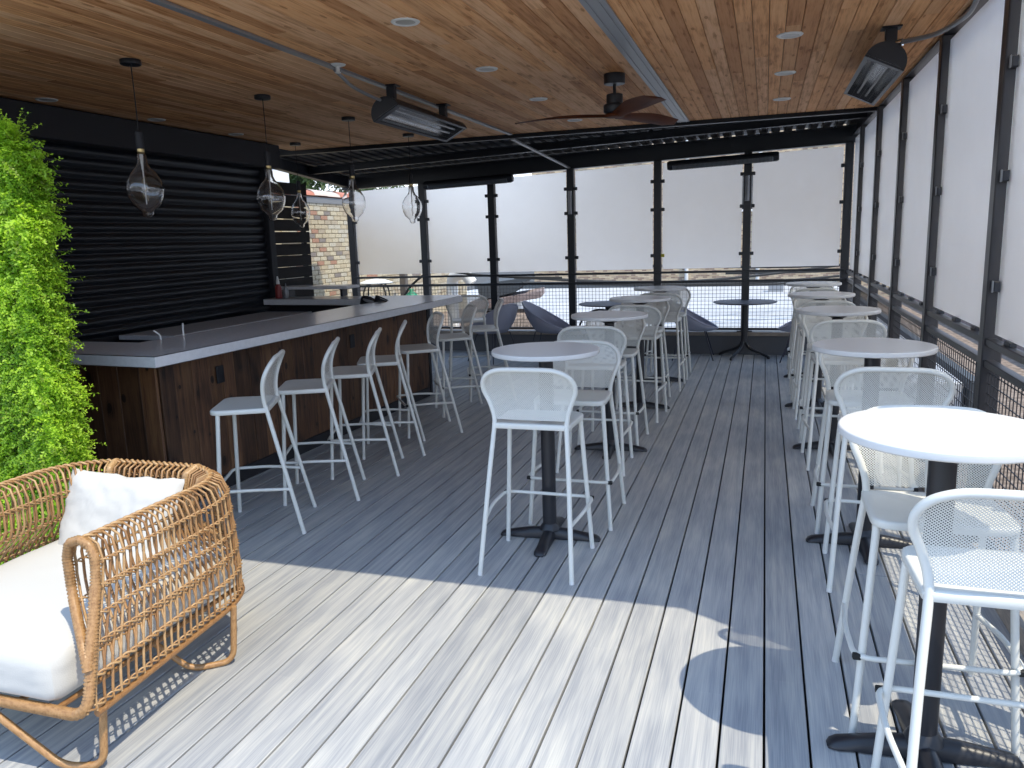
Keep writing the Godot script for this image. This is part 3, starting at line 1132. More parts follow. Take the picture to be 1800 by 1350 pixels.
	# trees
	make_tree("tree", "leafy tree rising above the tile coping, left of the corner post", Vector3(-14.6, -4.2, -26.5), 10.2, 1.9, 41)
	make_tree("tree", "small tree between the white house and the taller leafy tree", Vector3(-16.7, -4.2, -26.0), 9.6, 1.0, 42)
	make_tree("tree", "darker tree further back behind the brick building", Vector3(-18.6, -4.2, -35.0), 11.0, 3.0, 43)
	# things on the neighbour's terrace
	var pt := thing("neighbour_terrace", "low paved terrace between the deck and the cream brick building", "terrace")
	obj("paving", mbox(Vector3(-6.1, -2.0, -14.6), Vector3(2.3, 4.0, 6.6), 0.02), M.gravel_roof, pt)
	var wp := thing("timber_post", "weathered timber post behind the far railing, left part", "post", Vector3(-6.95, 0, -14.5))
	obj("shaft", mbox(Vector3(0, 0.5, 0), Vector3(0.13, 1.2, 0.13), 0.01), M.weathered_post, wp)
	var nt := thing("white_terrace_table", "small white table with thin black legs on the terrace beyond the railing", "table", Vector3(-6.43, 0.0, -12.3))
	var disc := MB.new()
	disc.lathe([Vector2(0, 0.96), Vector2(0.28, 0.96), Vector2(0.30, 0.98), Vector2(0.16, 1.03), Vector2(0, 1.05)], 20)
	obj("top", disc, M.white_trim, nt)
	for k in 4:
		var a := TAU * k / 4 + 0.5
		obj("leg", mtube(spline([Vector3(cos(a) * 0.14, 0.96, sin(a) * 0.14), Vector3(cos(a) * 0.26, 0.82, sin(a) * 0.26), Vector3(cos(a) * 0.34, 0.0, sin(a) * 0.34)], 4), 0.013, 6), M.rubber, nt)
	var hs := thing("hose", "black hose arching over the railing line and running off to the right", "hose")
	obj("run", mtube(spline([Vector3(-6.35, 0.35, -13.0), Vector3(-6.2, 0.75, -13.0), Vector3(-5.85, 1.05, -13.0), Vector3(-5.5, 1.14, -13.0), Vector3(-4.9, 1.06, -13.0), Vector3(-4.2, 0.99, -13.2), Vector3(-3.4, 0.95, -13.5)], 6), 0.022, 7), M.rubber, hs)
	var gb := thing("green_bag", "green plastic bag lying on the terrace beyond the railing", "bag", Vector3(-5.95, 0.0, -12.7))
	var gl := MB.new()
	gl.lathe([Vector2(0.0, 0.40), Vector2(0.24, 0.40), Vector2(0.22, 0.55), Vector2(0.10, 0.74), Vector2(0.03, 0.80), Vector2(0.05, 0.84), Vector2(0, 0.84)], 9)
	obj("sack", gl, M.green_plastic, gb)
	var du := thing("duct", "white bent duct pipe in front of the brick building, right of the green bag", "duct", Vector3(-5.7, 0, -14.0))
	obj("pipe", mtube(spline([Vector3(0, -0.2, 0), Vector3(0, 0.75, 0), Vector3(0.08, 0.98, 0.05), Vector3(0.3, 1.02, 0.1), Vector3(0.45, 0.85, 0.1)], 5), 0.11, 12), M.white_trim, du)
	# wires
	var wires := [
		[Vector3(-4.6, 0.92, -14.5), Vector3(-1.0, 0.62, -18.0), Vector3(6.0, 1.15, -24.0), "thick black cable sagging low across the white roof"],
		[Vector3(-4.6, 0.78, -15.0), Vector3(0.5, 0.45, -20.0), Vector3(8.0, 0.9, -26.0), "second black cable just under the thick one"],
		[Vector3(-4.4, 0.70, -16.0), Vector3(1.0, 0.28, -22.0), Vector3(9.0, 0.7, -27.0), "thin black wire lowest over the white roof"],
		[Vector3(-2.5, 0.95, -18.0), Vector3(2.0, 0.82, -20.0), Vector3(8.0, 1.35, -22.0), "rising wire in front of the tan brick block"],
		[Vector3(-1.0, 0.55, -22.0), Vector3(3.0, 0.62, -22.0), Vector3(9.5, 1.1, -22.0), "wire crossing behind the right-hand far posts"],
	]
	for w in wires:
		var o := thing("cable", w[3], "cable")
		obj("strand", mtube(spline([w[0], w[1], w[2]], 10), 0.03, 6), M.rubber, o)

func make_tree(called: String, label: String, at: Vector3, h: float, cr: float, sd: int) -> void:
	var t := thing(called, label, "tree", at, 0, "trees beyond the deck")
	var r := RandomNumberGenerator.new()
	r.seed = sd
	var tr := MB.new()
	var trunk := spline([Vector3.ZERO, Vector3(0.1, h * 0.3, 0.05), Vector3(-0.05, h * 0.65, 0), Vector3(0.05, h * 0.92, 0.05)], 4)
	var rad := []
	for i in trunk.size():
		rad.append(lerpf(0.22, 0.04, float(i) / trunk.size()))
	tr.tube(trunk, rad, 8)
	var tips := []
	for k in 14:
		var y := h * r.randf_range(0.5, 0.9)
		var a := r.randf() * TAU
		var l := cr * r.randf_range(0.5, 1.0)
		var e := Vector3(cos(a) * l, y + r.randf_range(0.0, 0.8), sin(a) * l)
		tr.tube(spline([Vector3(0, y - 0.5, 0), Vector3(cos(a) * l * 0.5, y, sin(a) * l * 0.5), e], 3), [0.07, 0.06, 0.05, 0.045, 0.035, 0.025, 0.02], 5)
		tips.append(e)
		tips.append(Vector3(cos(a) * l * 0.6, y + 0.3, sin(a) * l * 0.6))
	tips.append(Vector3(0, h * 0.95, 0))
	obj("trunk", tr, M.bark, t)
	var mm := MultiMesh.new()
	mm.transform_format = MultiMesh.TRANSFORM_3D
	mm.use_colors = true
	mm.mesh = sprig(sd * 7, 7, 0.42, 0.13)
	mm.instance_count = 1500
	for i in 1500:
		var c: Vector3 = tips[r.randi_range(0, tips.size() - 1)]
		var o := Vector3(r.randfn(), r.randfn() * 0.7, r.randfn()) * cr * 0.2
		var dir := (o + Vector3(0, -0.05, 0.01)).normalized()
		var bx := Basis.looking_at(-dir, Vector3.UP if absf(dir.y) < 0.95 else Vector3.RIGHT)
		mm.set_instance_transform(i, Transform3D(bx, c + o))
		mm.set_instance_color(i, Color(0.03, 0.065, 0.018).lerp(Color(0.085, 0.14, 0.035), r.randf()))
	var mi := MultiMeshInstance3D.new()
	mi.name = "crown"
	mi.multimesh = mm
	mi.material_override = M.tree_leaf
	mi.set_meta("kind", "stuff")
	t.add_child(mi, true)

# ------------------------------------------------------------------ stools and tables
func back_z(y: float) -> float:
	# how the stool's back curves: nearly upright, then flaring away from the seat at the top
	var u := clampf((y - 0.74) / 0.285, 0, 1)
	return 0.072 - 0.02 * sin(u * PI * 0.8) + 0.075 * u * u

func make_stool(label: String, at: Vector3, turn: float, group: String) -> Node3D:
	var t := thing("bar_stool", label, "bar stool", at, turn, group)
	# seat: thin dished plate with rolled edge
	var mb := MB.new()
	var outline := []
	for c in [[-0.2, 0.085, 0.03], [0.2, 0.085, 0.03], [0.212, -0.245, 0.06], [-0.212, -0.245, 0.06]]:
		outline.append(Vector3(c[0], 0, c[1]))
	outline.append(outline[0])
	var loop := []
	var cr := [0.02, 0.02, 0.07, 0.07]
	for i in 4:
		var p: Vector3 = outline[i]
		var a: Vector3 = outline[(i + 3) % 4]
		var b: Vector3 = outline[(i + 1) % 4]
		var s: Vector3 = p + (a - p).normalized() * cr[i]
		var e: Vector3 = p + (b - p).normalized() * cr[i]
		for k in 6:
			var u := k / 5.0
			loop.append(s.lerp(p, u).lerp(p.lerp(e, u), u))
	var g := []
	for row in [[0.0, 0.742], [0.5, 0.743], [0.86, 0.749], [0.96, 0.750], [1.0, 0.744], [1.0, 0.724], [0.94, 0.72], [0.0, 0.722]]:
		var rr := []
		for i in loop.size() + 1:
			var p: Vector3 = loop[i % loop.size()]
			var c := Vector3(0, 0, -0.08)
			var q: Vector3 = c + (p - c) * row[0]
			rr.append(Vector3(q.x, row[1], q.z))
		g.append(rr)
	mb.grid(g, Vector2(1, 1), true)
	obj("seat", mb, M.stool_white, t)
	# four legs
	for s in [-1.0, 1.0]:
		var rear := obj("leg", mtube(spline([Vector3(s * 0.235, 0.012, 0.233), Vector3(s * 0.205, 0.48, 0.131), Vector3(s * 0.188, 0.70, 0.083), Vector3(s * 0.185, 0.76, 0.071)], 4), 0.0125, 8), M.stool_white, t)
		part("foot_cap", mtube([Vector3(s * 0.2362, 0.0, 0.2355), Vector3(s * 0.235, 0.016, 0.233)], 0.0128, 8).mesh(), M.white_trim, rear)
		var front := obj("leg", mtube([Vector3(s * 0.2375, 0.012, -0.233), Vector3(s * 0.192, 0.73, -0.195)], 0.0125, 8), M.stool_white, t)
		part("foot_cap", mtube([Vector3(s * 0.238, 0.0, -0.2335), Vector3(s * 0.237, 0.02, -0.2327)], 0.0128, 8).mesh(), M.white_trim, front)
	# tube round the back
	var half := [Vector2(0.185, 0.75), Vector2(0.192, 0.80), Vector2(0.212, 0.86), Vector2(0.232, 0.91), Vector2(0.232, 0.955), Vector2(0.208, 0.995), Vector2(0.165, 1.02), Vector2(0.11, 1.029)]
	var ring := []
	for p in half:
		ring.append(Vector3(-p.x, p.y, back_z(p.y)))
	ring.append(Vector3(0, 1.031, back_z(1.031) + 0.006))
	for i in half.size():
		var p: Vector2 = half[half.size() - 1 - i]
		ring.append(Vector3(p.x, p.y, back_z(p.y)))
	obj("back_frame", mtube(spline(ring, 4), 0.0125, 8), M.stool_white, t)
	# perforated back panel
	var gg := []
	var uv := []
	for i in 15:
		var y := lerpf(0.768, 1.024, i / 14.0)
		var w := 0.0
		for k in half.size() - 1:
			if y >= half[k].y and y <= half[k + 1].y:
				w = lerpf(half[k].x, half[k + 1].x, (y - half[k].y) / (half[k + 1].y - half[k].y))
		var row := []
		var ur := []
		for j in 9:
			var x := lerpf(-w, w, j / 8.0)
			row.append(Vector3(x, y, back_z(y) + 0.012 * (1.0 - pow(x / maxf(w, 0.01), 2.0)) * 0.6))
			ur.append(Vector2(x / 0.0095, y / 0.0085))
		gg.append(row)
		uv.append(ur)
	var bp := MB.new()
	bp.grid(gg, Vector2.ONE, false, uv)
	obj("back_panel", bp, M.perforated_white, t)
	# lug under the back and foot rest
	for s in [-1.0, 1.0]:
		obj("lug", mtube([Vector3(s * 0.186, 0.738, 0.078), Vector3(s * 0.150, 0.735, 0.055)], 0.009, 6), M.stool_white, t)
	var fr := rounded([Vector3(-0.219, 0.27, 0.178), Vector3(-0.247, 0.285, -0.02), Vector3(-0.245, 0.285, -0.245), Vector3(0.245, 0.285, -0.245), Vector3(0.247, 0.285, -0.02), Vector3(0.219, 0.27, 0.178)], 0.06, 5)
	obj("foot_rest", mtube(fr, 0.0095, 8), M.stool_white, t)
	for s in [-1.0, 1.0]:
		obj("clip", mbox(Vector3(s * 0.2375, 0.283, -0.233), Vector3(0.026, 0.02, 0.02), 0.003), M.rubber, t)
	return t

func make_table(label: String, at: Vector3, group: String) -> Node3D:
	var t := thing("bar_table", label, "table", at, 0.0, group)
	var top := MB.new()
	top.lathe([Vector2(0, 1.040), Vector2(0.284, 1.040), Vector2(0.288, 1.043), Vector2(0.29, 1.046), Vector2(0.29, 1.062), Vector2(0.288, 1.066), Vector2(0.284, 1.067), Vector2(0.284, 1.067), Vector2(0, 1.067)], 56)
	obj("tabletop", top, M.table_white, t)
	var pl := MB.new()
	pl.lathe([Vector2(0.038, 1.0), Vector2(0.10, 1.028), Vector2(0.12, 1.0395), Vector2(0, 1.0395)], 20)
	obj("support_plate", pl, M.cast_iron, t)
	var col := MB.new()
	col.lathe([Vector2(0.06, 0.055), Vector2(0.05, 0.075), Vector2(0.0385, 0.09), Vector2(0.0385, 0.09), Vector2(0.0385, 1.01)], 20)
	obj("column", col, M.cast_iron, t)
	for k in 4:
		var b := MB.new()
		var rows := []
		for s in [[0.0, 0.034, 0.068], [0.10, 0.034, 0.060], [0.20, 0.031, 0.043], [0.255, 0.034, 0.032], [0.275, 0.028, 0.022], [0.285, 0.012, 0.008]]:
			var w: float = s[1]
			var h: float = s[2]
			rows.append([Vector3(s[0], 0.006, -w), Vector3(s[0], h * 0.55, -w), Vector3(s[0], h * 0.92, -w * 0.6), Vector3(s[0], h, 0), Vector3(s[0], h * 0.92, w * 0.6), Vector3(s[0], h * 0.55, w), Vector3(s[0], 0.006, w)])
		b.grid(rows, Vector2.ONE, false)
		b.box(Vector3(0.262, 0.005, 0), Vector3(0.04, 0.01, 0.04), 0.002)
		var o := obj("base_arm", b, M.cast_iron, t)
		o.rotation.y = k * PI / 2 + 0.05
	return t

func build_stools_and_tables() -> void:
	var gm := "stools at the middle row of tables"
	var gr := "stools at the right row of tables"
	var gb := "stools along the bar"
	var s0 := make_stool("foreground white stool before the first middle table, its back to the camera", Vector3(-1.083, 0, -3.668), 0.0, gm)
	copy(s0, "bar_stool", "white stool facing the camera on the far side of the first middle table", Vector3(-1.035, 0, -4.41), PI, gm)
	copy(s0, "bar_stool", "white stool turned away at the near side of the second middle table", Vector3(-1.145, 0, -5.43), 0.04, gm)
	copy(s0, "bar_stool", "white stool facing the camera behind the second middle table", Vector3(-1.145, 0, -6.18), PI - 0.03, gm)
	copy(s0, "bar_stool", "white stool at the near side of the third middle table, back turned", Vector3(-1.10, 0, -7.07), -0.05, gm)
	copy(s0, "bar_stool", "white stool on the far side of the third middle table", Vector3(-1.13, 0, -7.74), PI, gm)
	copy(s0, "bar_stool", "white stool at the near side of the farthest middle table", Vector3(-1.06, 0, -8.52), 0.0, gm)
	copy(s0, "bar_stool", "white stool behind the farthest middle table, before the low table", Vector3(-1.05, 0, -9.2), PI, gm)
	copy(s0, "bar_stool", "white stool at the bottom right corner, nearest of all, back to the camera", Vector3(0.60, 0, -2.13), 0.0, gr)
	copy(s0, "bar_stool", "white stool facing the camera under the sunlit right-hand table", Vector3(0.545, 0, -2.79), PI + 0.04, gr)
	copy(s0, "bar_stool", "white stool with its back to the camera before the second right-hand table", Vector3(0.565, 0, -3.87), -0.03, gr)
	copy(s0, "bar_stool", "white stool facing the camera behind the second right-hand table", Vector3(0.55, 0, -4.62), PI, gr)
	copy(s0, "bar_stool", "white stool with its back turned before the third right-hand table", Vector3(0.55, 0, -5.84), 0.03, gr)
	copy(s0, "bar_stool", "white stool facing the camera behind the third right-hand table", Vector3(0.54, 0, -6.58), PI, gr)
	copy(s0, "bar_stool", "white stool before the fourth right-hand table, its back turned", Vector3(0.53, 0, -7.38), 0.0, gr)
	copy(s0, "bar_stool", "white stool behind the fourth right-hand table", Vector3(0.52, 0, -8.05), PI, gr)
	copy(s0, "bar_stool", "white stool before the farthest right-hand table", Vector3(0.53, 0, -8.95), 0.0, gr)
	copy(s0, "bar_stool", "white stool behind the farthest right-hand table, near the corner post", Vector3(0.53, 0, -9.62), PI, gr)
	var bl := ["first white stool at the bar, right behind the rattan armchair", "second white stool along the bar", "third white stool along the bar", "fourth white stool along the bar", "fifth white stool along the bar, turned a little more"]
	var bp := [Vector3(-2.827, 0, -3.846), Vector3(-2.80, 0, -4.45), Vector3(-2.776, 0, -5.011), Vector3(-2.816, 0, -5.536), Vector3(-2.812, 0, -6.229)]
	var ba := [114.3, 113.7, 111.8, 113.9, 125.4]
	for i in 5:
		copy(s0, "bar_stool", bl[i], bp[i], deg_to_rad(ba[i]), gb)
	copy(s0, "bar_stool", "sixth white stool along the bar, by the end of the counter", Vector3(-2.80, 0, -7.02), deg_to_rad(122), gb)
	copy(s0, "bar_stool", "white stool tucked behind the far end of the counter", Vector3(-3.25, 0, -8.42), deg_to_rad(20), gb)
	copy(s0, "bar_stool", "white stool standing past the bar end, before the left low chair", Vector3(-2.74, 0, -7.72), deg_to_rad(112), gb)
	var t0 := make_table("round white bar table in the foreground of the middle row", Vector3(-1.105, 0, -3.995), "middle row of round tables")
	copy(t0, "bar_table", "second round white table of the middle row", Vector3(-1.112, 0, -5.856), 0.02, "middle row of round tables")
	copy(t0, "bar_table", "third round white table of the middle row", Vector3(-1.114, 0, -7.42), -0.04, "middle row of round tables")
	copy(t0, "bar_table", "fourth and farthest round white table of the middle row", Vector3(-1.107, 0, -8.848), 0.05, "middle row of round tables")
	copy(t0, "bar_table", "sunlit round white table at the right edge, its shadow on the deck", Vector3(0.515, 0, -2.493), 0.03, "right row of round tables")
	copy(t0, "bar_table", "second round white table of the right row, in the shade", Vector3(0.533, 0, -4.274), 0.0, "right row of round tables")
	copy(t0, "bar_table", "third round white table of the right row", Vector3(0.523, 0, -6.206), 0.04, "right row of round tables")
	copy(t0, "bar_table", "fourth round white table of the right row", Vector3(0.500, 0, -7.713), 0.0, "right row of round tables")
	copy(t0, "bar_table", "farthest round white table of the right row, by the corner", Vector3(0.521, 0, -9.299), 0.0, "right row of round tables")

func make_low_chair(label: String, at: Vector3, turn: float) -> Node3D:
	# tub chair facing +x: a slanted rim, high at the back, with a shell tapering to a small seat base
	var t := thing("tub_chair", label, "chair", at, turn, "low tub chairs at the far end")
	var n := 28
	var rim := []
	var low := []
	for i in n:
		var a := TAU * i / n
		var c := cos(a)
		var x := c * 0.34 - 0.01
		var z := sin(a) * 0.31
		rim.append(Vector3(x, 0.60 - c * 0.195 - 0.02 * (1.0 - c * c), z))
		low.append(Vector3(c * 0.20 + 0.03, 0.385 - 0.015 * c, sin(a) * 0.2))
	var b := MB.new()
	for side in 2:
		var g := []
		for k in 7:
			var u := k / 6.0
			var row := []
			for i in n + 1:
				var p: Vector3 = (rim[i % n] as Vector3).lerp(low[i % n], u)
				var bulge := sin(u * PI) * 0.035
				p += Vector3(p.x, 0, p.z).normalized() * bulge
				if side == 1:
					p -= Vector3(p.x, 0, p.z).normalized() * 0.008
				row.append(p)
			g.append(row)
		var last := []
		for i in n + 1:
			last.append(Vector3(0.03, 0.38 + 0.006 * side, 0))
		g.append(last)
		b.grid(g, Vector2.ONE, side == 1)
	obj("shell", b, M.blue_grey_shell, t)
	obj("rim", mtube(rim, 0.013, 6, true), M.blue_grey_shell, t)
	for s in [[0.16, 0.16], [0.16, -0.16], [-0.14, 0.16], [-0.14, -0.16]]:
		obj("leg", mtube([Vector3(s[0], 0.40, s[1]), Vector3(s[0] * 1.75, 0.0, s[1] * 1.6)], 0.008, 6), M.navy_metal, t)
	return t

func build_lounge() -> void:
	var c0 := make_low_chair("blue grey tub chair facing right, left of the low blue table", Vector3(-2.80, 0, -10.3), 0.0)
	copy(c0, "tub_chair", "blue grey tub chair facing left, behind the last bar stool", Vector3(-3.52, 0, -10.1), PI - 0.5)
	copy(c0, "tub_chair", "blue grey tub chair between the middle tables and the low table by the far railing", Vector3(-0.90, 0, -10.62), 0.05)
	copy(c0, "tub_chair", "pale looking tub chair half hidden behind the right row of stools", Vector3(0.52, 0, -10.55), PI - 0.1)
	# dark wire-backed chair at the low blue table
	var w := thing("navy_chair", "dark navy wire chair with a round back at the low blue table", "chair", Vector3(-1.98, 0, -10.05))
	var arc := []
	for i in 13:
		var a := PI * i / 12.0
		arc.append(Vector3(-cos(a) * 0.29, 0.44 + sin(a) * 0.29, 0.18 + sin(a) * 0.06))
	obj("back_hoop", mtube(arc, 0.013, 6), M.navy_metal, w)
	for k in 7:
		var x := -0.21 + 0.07 * k
		obj("wire", mtube([Vector3(x, 0.44, 0.18), Vector3(x, 0.44 + 0.28 * sqrt(1.0 - pow(x / 0.29, 2)), 0.22)], 0.005, 5), M.navy_metal, w)
	obj("seat", mbox(Vector3(0, 0.43, 0), Vector3(0.52, 0.03, 0.42), 0.012), M.blue_grey_shell, w)
	for s in [[0.22, 0.18], [-0.22, 0.18], [0.22, -0.18], [-0.22, -0.18]]:
		obj("leg", mtube([Vector3(s[0], 0.43, s[1]), Vector3(s[0] * 1.12, 0, s[1] * 1.15)], 0.011, 6), M.navy_metal, w)
	# low tables
	var t := thing("low_table", "low dark round table on a splayed foot before the far railing", "table", Vector3(-0.235, 0, -10.78), 0, "low tables at the far end")
	var top := MB.new()
	top.lathe([Vector2(0, 0.722), Vector2(0.39, 0.722), Vector2(0.405, 0.728), Vector2(0.41, 0.735), Vector2(0.40, 0.742), Vector2(0, 0.742)], 40)
	obj("tabletop", top, M.blue_grey_table, t)
	obj("column", mtube([Vector3(0, 0.20, 0), Vector3(0, 0.722, 0)], 0.042, 14), M.cast_iron, t)
	for k in 4:
		var a := TAU * k / 4 + 0.45
		var d := Vector3(cos(a), 0, sin(a))
		obj("foot", mtube(spline([d * 0.025 + Vector3(0, 0.36, 0), d * 0.03 + Vector3(0, 0.22, 0), d * 0.10 + Vector3(0, 0.12, 0), d * 0.33 + Vector3(0, 0.03, 0), d * 0.345 + Vector3(0, 0.0, 0)], 5), 0.018, 8), M.cast_iron, t)
	copy(t, "low_table", "low blue round table at the far end, behind the middle row", Vector3(-2.03, 0, -10.62), 0.3)

# ------------------------------------------------------------------ rattan armchair
func u_path(hw: float, z0: float, zb: float, r: float, n: int) -> Array:
	# open rectangle with rounded back corners, from the right front round to the left front, even steps
	var raw := [Vector3(hw, 0, z0)]
	for k in 13:
		var a := PI / 2 * k / 12.0
		raw.append(Vector3(hw - r + r * cos(a), 0, zb + r - r * sin(a)))
	for k in 13:
		var a := PI / 2 + PI / 2 * k / 12.0
		raw.append(Vector3(-hw + r + r * cos(a), 0, zb + r - r * sin(a)))
	raw.append(Vector3(-hw, 0, z0))
	var total := 0.0
	for i in raw.size() - 1:
		total += raw[i].distance_to(raw[i + 1])
	var o := []
	var seg := 0
	var acc := 0.0
	for i in n:
		var s := total * i / (n - 1)
		while seg < raw.size() - 2 and acc + raw[seg].distance_to(raw[seg + 1]) < s:
			acc += raw[seg].distance_to(raw[seg + 1])
			seg += 1
		var l: float = raw[seg].distance_to(raw[seg + 1])
		o.append(raw[seg].lerp(raw[seg + 1], clampf((s - acc) / maxf(l, 1e-6), 0, 1)))
	return o

func wrapped_tube(pts: Array, r: float, pitch := 0.0115, sides := 10) -> MB:
	# cane wound round a rod: closely spaced ridges
	var fine := []
	var rad := []
	for i in pts.size() - 1:
		var a: Vector3 = pts[i]
		var b: Vector3 = pts[i + 1]
		var n := maxi(1, int(round(a.distance_to(b) / pitch))) * 4
		for k in n:
			fine.append(a.lerp(b, float(k) / n))
			rad.append(r * [0.78, 0.98, 1.06, 0.98][k % 4])
	fine.append(pts[-1])
	rad.append(r)
	return mtube(fine, rad, sides)

func build_armchair() -> void:
	var t := thing("rattan_armchair", "woven rattan armchair with cream cushion, cut off at the left edge", "armchair", Vector3(-2.485, 0, 0))
	var n := 78
	var top := u_path(0.415, -1.83, -2.63, 0.26, n)
	var bot := u_path(0.49, -1.66, -2.70, 0.30, n)
	var mids := u_path(0.50, -1.72, -2.72, 0.30, n)
	for i in n:
		bot[i].x *= lerpf(0.97, 1.10, clampf((bot[i].z + 2.5) / 0.84, 0, 1))
	var prof := func(i: int, outer: bool, u: float) -> Vector3:
		# u runs 0 at the bottom rail, 1 at the crown
		var tp: Vector3 = top[i]
		var bt: Vector3 = bot[i]
		var md: Vector3 = mids[i]
		var nrm := Vector3(tp.x, 0, tp.z + 2.0)
		var a: Vector3 = top[maxi(i - 1, 0)]
		var b: Vector3 = top[mini(i + 1, n - 1)]
		nrm = (b - a).cross(Vector3.UP).normalized()
		if nrm.dot(tp - Vector3(0, 0, -2.1)) < 0:
			nrm = -nrm
		if outer:
			var y := lerpf(0.245, 0.745, u)
			var base := bt.lerp(tp + nrm * 0.055, smoothstep(0.0, 1.0, u))
			base += (md - bt) * sin(u * PI) * 0.2
			var p := base
			if u > 0.86:
				var q := (u - 0.86) / 0.14
				p = base.lerp(tp, 1.0 - cos(q * PI / 2))
				y = lerpf(0.245, 0.745, 0.86) + 0.07 * sin(q * PI / 2)
			return Vector3(p.x, y, p.z)
		else:
			var y2 := lerpf(0.375, 0.745, u)
			var inn := tp - nrm * 0.065
			var low: Vector3 = bt.lerp(tp + nrm * 0.055, smoothstep(0.0, 1.0, 0.26)) + (md - bt) * sin(0.26 * PI) * 0.2
			var p2 := low.lerp(inn, smoothstep(0.0, 0.55, u))
			if u > 0.83:
				var q2 := (u - 0.83) / 0.17
				p2 = inn.lerp(tp, 1.0 - cos(q2 * PI / 2))
				y2 = lerpf(0.375, 0.745, 0.83) + 0.07 * sin(q2 * PI / 2)
			return Vector3(p2.x, y2, p2.z)
	var r := RandomNumberGenerator.new()
	r.seed = 404
	for i in range(1, n - 1):
		var pts := []
		for k in 15:
			pts.append(prof.call(i, true, k / 14.0))
		for k in 11:
			pts.append(prof.call(i, false, 1.0 - (k + 1) / 11.0))
		for k in pts.size():
			pts[k] += Vector3(r.randf_range(-0.0012, 0.0012), 0, r.randf_range(-0.0012, 0.0012))
		obj("rattan_rod", mtube(pts, 0.0048, 6), M["rattan_%d" % ([0, 0, 1, 1, 2][r.randi_range(0, 4)])], t)
	# twisted pairs of strands woven round the rods
	var band := func(outer: bool, u: float, thick: float, called: String) -> void:
		for ph in 2:
			var pts := []
			for i in (n - 1) * 6 + 1:
				var f := i / 6.0
				var a := int(f)
				var fr := f - a
				var p: Vector3 = prof.call(a, outer, u)
				var q: Vector3 = prof.call(mini(a + 1, n - 1), outer, u)
				var c := p.lerp(q, fr)
				var dn := (q - p).cross(Vector3.UP).normalized()
				if a >= n - 1:
					dn = Vector3.ZERO
				var an := f * PI + ph * PI
				pts.append(c + dn * sin(an) * 0.0075 + Vector3(0, cos(an) * 0.0055, 0))
			obj(called, mtube(pts, thick, 5), M["rattan_2"] if ph else M["rattan_0"], t)
	for u in [0.03, 0.20, 0.38, 0.54, 0.70, 0.85]:
		band.call(true, u, 0.0036 if u != 0.20 else 0.0048, "woven_band")
	for u in [0.10, 0.42, 0.74]:
		band.call(false, u, 0.0034, "woven_band")
	band.call(true, 1.0, 0.0062, "crown_band")
	# cane-wrapped frame: front rail, two arm loops, two ribs at the back
	var fr := rounded([prof.call(0, true, 0.72), Vector3(bot[0].x, 0.245, bot[0].z), Vector3(bot[n - 1].x, 0.245, bot[n - 1].z), prof.call(n - 1, true, 0.72)], 0.07, 7)
	obj("front_rail", wrapped_tube(fr, 0.0185), M.rattan_0, t)
	for i in [0, n - 1]:
		var lp := []
		for k in 13:
			lp.append(prof.call(i, true, 0.30 + 0.70 * k / 12.0))
		for k in 11:
			lp.append(prof.call(i, false, 1.0 - (k + 1) / 11.0))
		obj("arm_loop", wrapped_tube(lp, 0.0165), M.rattan_0, t)
	for i in [31, 46]:
		var lp := []
		for k in 9:
			lp.append(prof.call(i, true, 0.2 + 0.8 * k / 8.0))
		for k in 10:
			lp.append(prof.call(i, false, 1.0 - (k + 1) / 10.0))
		obj("back_rib", wrapped_tube(lp, 0.0155), M.rattan_2, t)
	var rail := []
	for i in range(1, n - 1):
		rail.append(bot[i] + Vector3(0, 0.235, 0))
	obj("base_rail", mtube(rail, 0.012, 7), M.rattan_1, t)
	# seat slats and hoop legs
	for k in 6:
		var x := -0.4 + 0.16 * k
		obj("seat_bar", mtube([Vector3(x, 0.243, -1.67), Vector3(x, 0.243, -2.60)], 0.011, 6), M.rattan_1, t)
	for s in [-1.0, 1.0]:
		for e in [[-1.76, -1.70, -1.62], [-2.42, -2.30, -2.2]]:
			var lp := rounded([Vector3(s * 0.495, 0.24, e[0]), Vector3(s * 0.485, 0.013, e[0] + 0.02), Vector3(s * 0.36, 0.013, e[1]), Vector3(s * 0.13, 0.235, e[2] - 0.02)], 0.05, 6)
			obj("leg", mtube(lp, 0.0125, 8), M.rattan_0, t)
	# cushion
	var cu := thing("seat_cushion", "thick cream seat cushion in the rattan armchair", "cushion", Vector3(-2.485, 0.252, -2.13))
	obj("pad", soft_box(Vector3(0.85, 0.185, 0.96), 0.06, 3, 0.006), M.cream_fabric, cu)
	var pil := thing("throw_pillow", "cream throw pillow leaning on the back of the rattan armchair", "pillow", Vector3(-2.56, 0.525, -2.45))
	var o := obj("pillow_cover", pillow(0.58, 0.44, 0.14), M.cream_fabric, pil)
	o.rotation = Vector3(-0.42, 0.05, -0.03)

